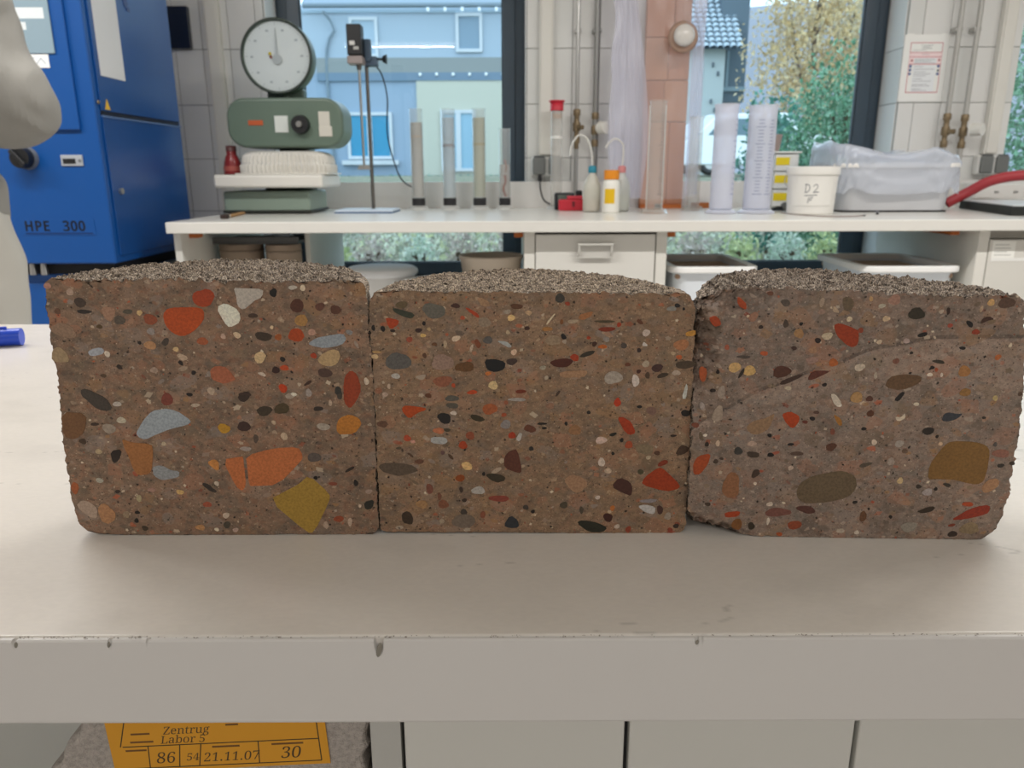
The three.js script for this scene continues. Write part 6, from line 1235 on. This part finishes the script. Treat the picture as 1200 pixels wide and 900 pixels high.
{
  const t = thing('person', 'person in a grey sweatshirt and pale trousers, arms folded, cut by the left edge', 'person', [-1.325, 0, -1.72]);
  const skin = M(0xd6a488, 0.6), grey = M(0x96948e, 0.9, { sheen: 0.3, sheenColor: new THREE.Color(0x999999) }), pale = M(0xc9c6bd, 0.88);
  // joints, person faces the camera side of the table with folded arms; +x is the arm in view
  const sh = [[0.195, 1.44, 0], [-0.195, 1.44, 0]], el = [[0.295, 1.215, 0.03], [-0.295, 1.215, 0.03]], wr = [[0.05, 1.14, 0.19], [-0.05, 1.19, 0.17]];
  const body = [[0, 1.50, -0.01, 0.055, 0, 1.60, 0.01, 0.052], [0, 1.40, -0.01, 0.12, 0, 1.10, 0, 0.11], [0.1, 1.36, 0, 0.1, -0.1, 1.36, 0, 0.1], [0, 1.0, 0, 0.10, 0, 0.95, 0, 0.10], [0.1, 0.93, 0, 0.09, 0.105, 0.50, 0.01, 0.062], [-0.1, 0.93, 0, 0.09, -0.105, 0.50, 0.01, 0.062], [0.105, 0.5, 0.01, 0.06, 0.11, 0.10, -0.02, 0.04], [-0.105, 0.5, 0.01, 0.06, -0.11, 0.10, -0.02, 0.04], [0.11, 0.05, -0.03, 0.04, 0.12, 0.035, 0.13, 0.034], [-0.11, 0.05, -0.03, 0.04, -0.12, 0.035, 0.13, 0.034]];
  for (const s of [0, 1]) body.push([...sh[s], 0.055, ...el[s], 0.042], [...el[s], 0.042, ...wr[s], 0.028]);
  const head = [[0, 1.69, 0.0, 0.085, 0, 1.735, -0.01, 0.088], [0, 1.63, 0.035, 0.052, 0, 1.68, 0.03, 0.07], [0, 1.675, 0.095, 0.012, 0, 1.705, 0.085, 0.009], [0.088, 1.69, -0.005, 0.014, 0.09, 1.665, -0.002, 0.011], [-0.088, 1.69, -0.005, 0.014, -0.09, 1.665, -0.002, 0.011], [0, 1.645, 0.083, 0.010, 0, 1.648, 0.084, 0.010], [0.02, 1.647, 0.078, 0.007, -0.02, 1.647, 0.078, 0.007], [0.05, 1.722, 0.06, 0.014, -0.05, 1.722, 0.06, 0.014], [0, 1.58, 0, 0.05, 0, 1.64, 0.0, 0.055]];
  const hand = (s) => { const d = s ? 1 : -1, [x, y, z] = wr[s], b = [[x, y, z, 0.024, x + d * 0.05, y + 0.006, z + 0.008, 0.026], [x + d * 0.05, y + 0.015, z + 0.008, 0.02, x + d * 0.07, y + 0.012, z + 0.008, 0.02], [x + d * 0.05, y - 0.012, z + 0.008, 0.019, x + d * 0.07, y - 0.012, z + 0.008, 0.018]]; [0, 1, 2, 3].forEach((f) => { const L = [0.07, 0.078, 0.072, 0.056][f], yy = y + 0.03 - f * 0.019; b.push([x + d * 0.075, yy, z + 0.008, 0.0092, x + d * (0.075 + L * 0.5), yy, z + 0.006, 0.0085], [x + d * (0.075 + L * 0.5), yy, z + 0.006, 0.0085, x + d * (0.07 + L * 0.85), yy - 0.002, z - 0.02, 0.0072]); }); b.push([x + d * 0.02, y + 0.022, z + 0.008, 0.012, x + d * 0.05, y + 0.05, z + 0.016, 0.010], [x + d * 0.05, y + 0.05, z + 0.016, 0.010, x + d * 0.078, y + 0.058, z + 0.016, 0.008]); return blob(b, 64, [x + d * 0.07, y + 0.01, z], 0.115, 0.008); };
  part('body', merge([blob(body, 110, [0, 0.86, 0], 0.93, 0.05), blob(head, 84, [0, 1.68, 0.01], 0.15, 0.022), hand(0), hand(1)].map((g) => g.toNonIndexed())), skin, t);
  const folds = (p) => 0.006 * Math.sin((p.y * 34 + p.x * 26 + 5 * noise3(p.x * 5, p.y * 5, p.z * 5))) * clamp(noise3(p.x * 4 + 3, p.y * 4, p.z * 4) + 0.4, 0, 1) + 0.003 * noise3(p.x * 11, p.y * 11, p.z * 11);
  const shirt = [[0, 1.42, -0.01, 0.155, 0, 1.02, 0.005, 0.162], [0.11, 1.40, 0, 0.115, -0.11, 1.40, 0, 0.115], [0.06, 1.05, 0, 0.135, -0.06, 1.05, 0, 0.135], [0.05, 1.0, 0.01, 0.142, -0.05, 1.0, 0.01, 0.142], [0.04, 1.515, -0.01, 0.055, -0.04, 1.515, -0.01, 0.055]];
  for (const s of [0, 1]) shirt.push([...sh[s], 0.085, ...el[s], 0.072], [...el[s], 0.070, ...wr[s], 0.05]);
  part('sweatshirt', blob(shirt, 120, [0, 1.25, 0.05], 0.45, 0.05, folds), grey, t, 'grey sweatshirt');
  const tr = [[0.07, 0.98, 0, 0.135, -0.07, 0.98, 0, 0.135], [0.105, 0.88, 0.0, 0.120, 0.115, 0.50, 0.01, 0.088], [-0.105, 0.88, 0, 0.120, -0.115, 0.50, 0.01, 0.088], [0.115, 0.5, 0.01, 0.086, 0.12, 0.10, -0.02, 0.075], [-0.115, 0.5, 0.01, 0.086, -0.12, 0.10, -0.02, 0.075]];
  part('trousers', blob(tr, 110, [0, 0.57, 0], 0.58, 0.04, (p) => 0.006 * noise3(p.x * 9, p.y * 7, p.z * 9)), pale, t, 'pale trousers');
  for (const s of [-1, 1]) { part('shoe', bx(0.10, 0.075, 0.29, s * 0.12, 0.042, 0.05, 0.034, 4), M(0x2e2e30, 0.6), t); part('eye', new THREE.SphereGeometry(0.011, 14, 10).translate(s * 0.031, 1.698, 0.072), M(0xf0eeea, 0.3), t); }
  part('hair', blob([[0, 1.75, -0.015, 0.092, 0, 1.72, -0.045, 0.09], [0, 1.70, -0.06, 0.075, 0, 1.64, -0.055, 0.05]], 60, [0, 1.72, -0.03], 0.16, 0.02, (p) => 0.004 * noise3(p.x * 60, p.y * 20, p.z * 60)), M(0x4a3828, 0.8), t);
}

scene.traverse((o) => { if (o.isMesh) { o.castShadow = true; o.receiveShadow = true; } });
renderer.render(scene, camera);
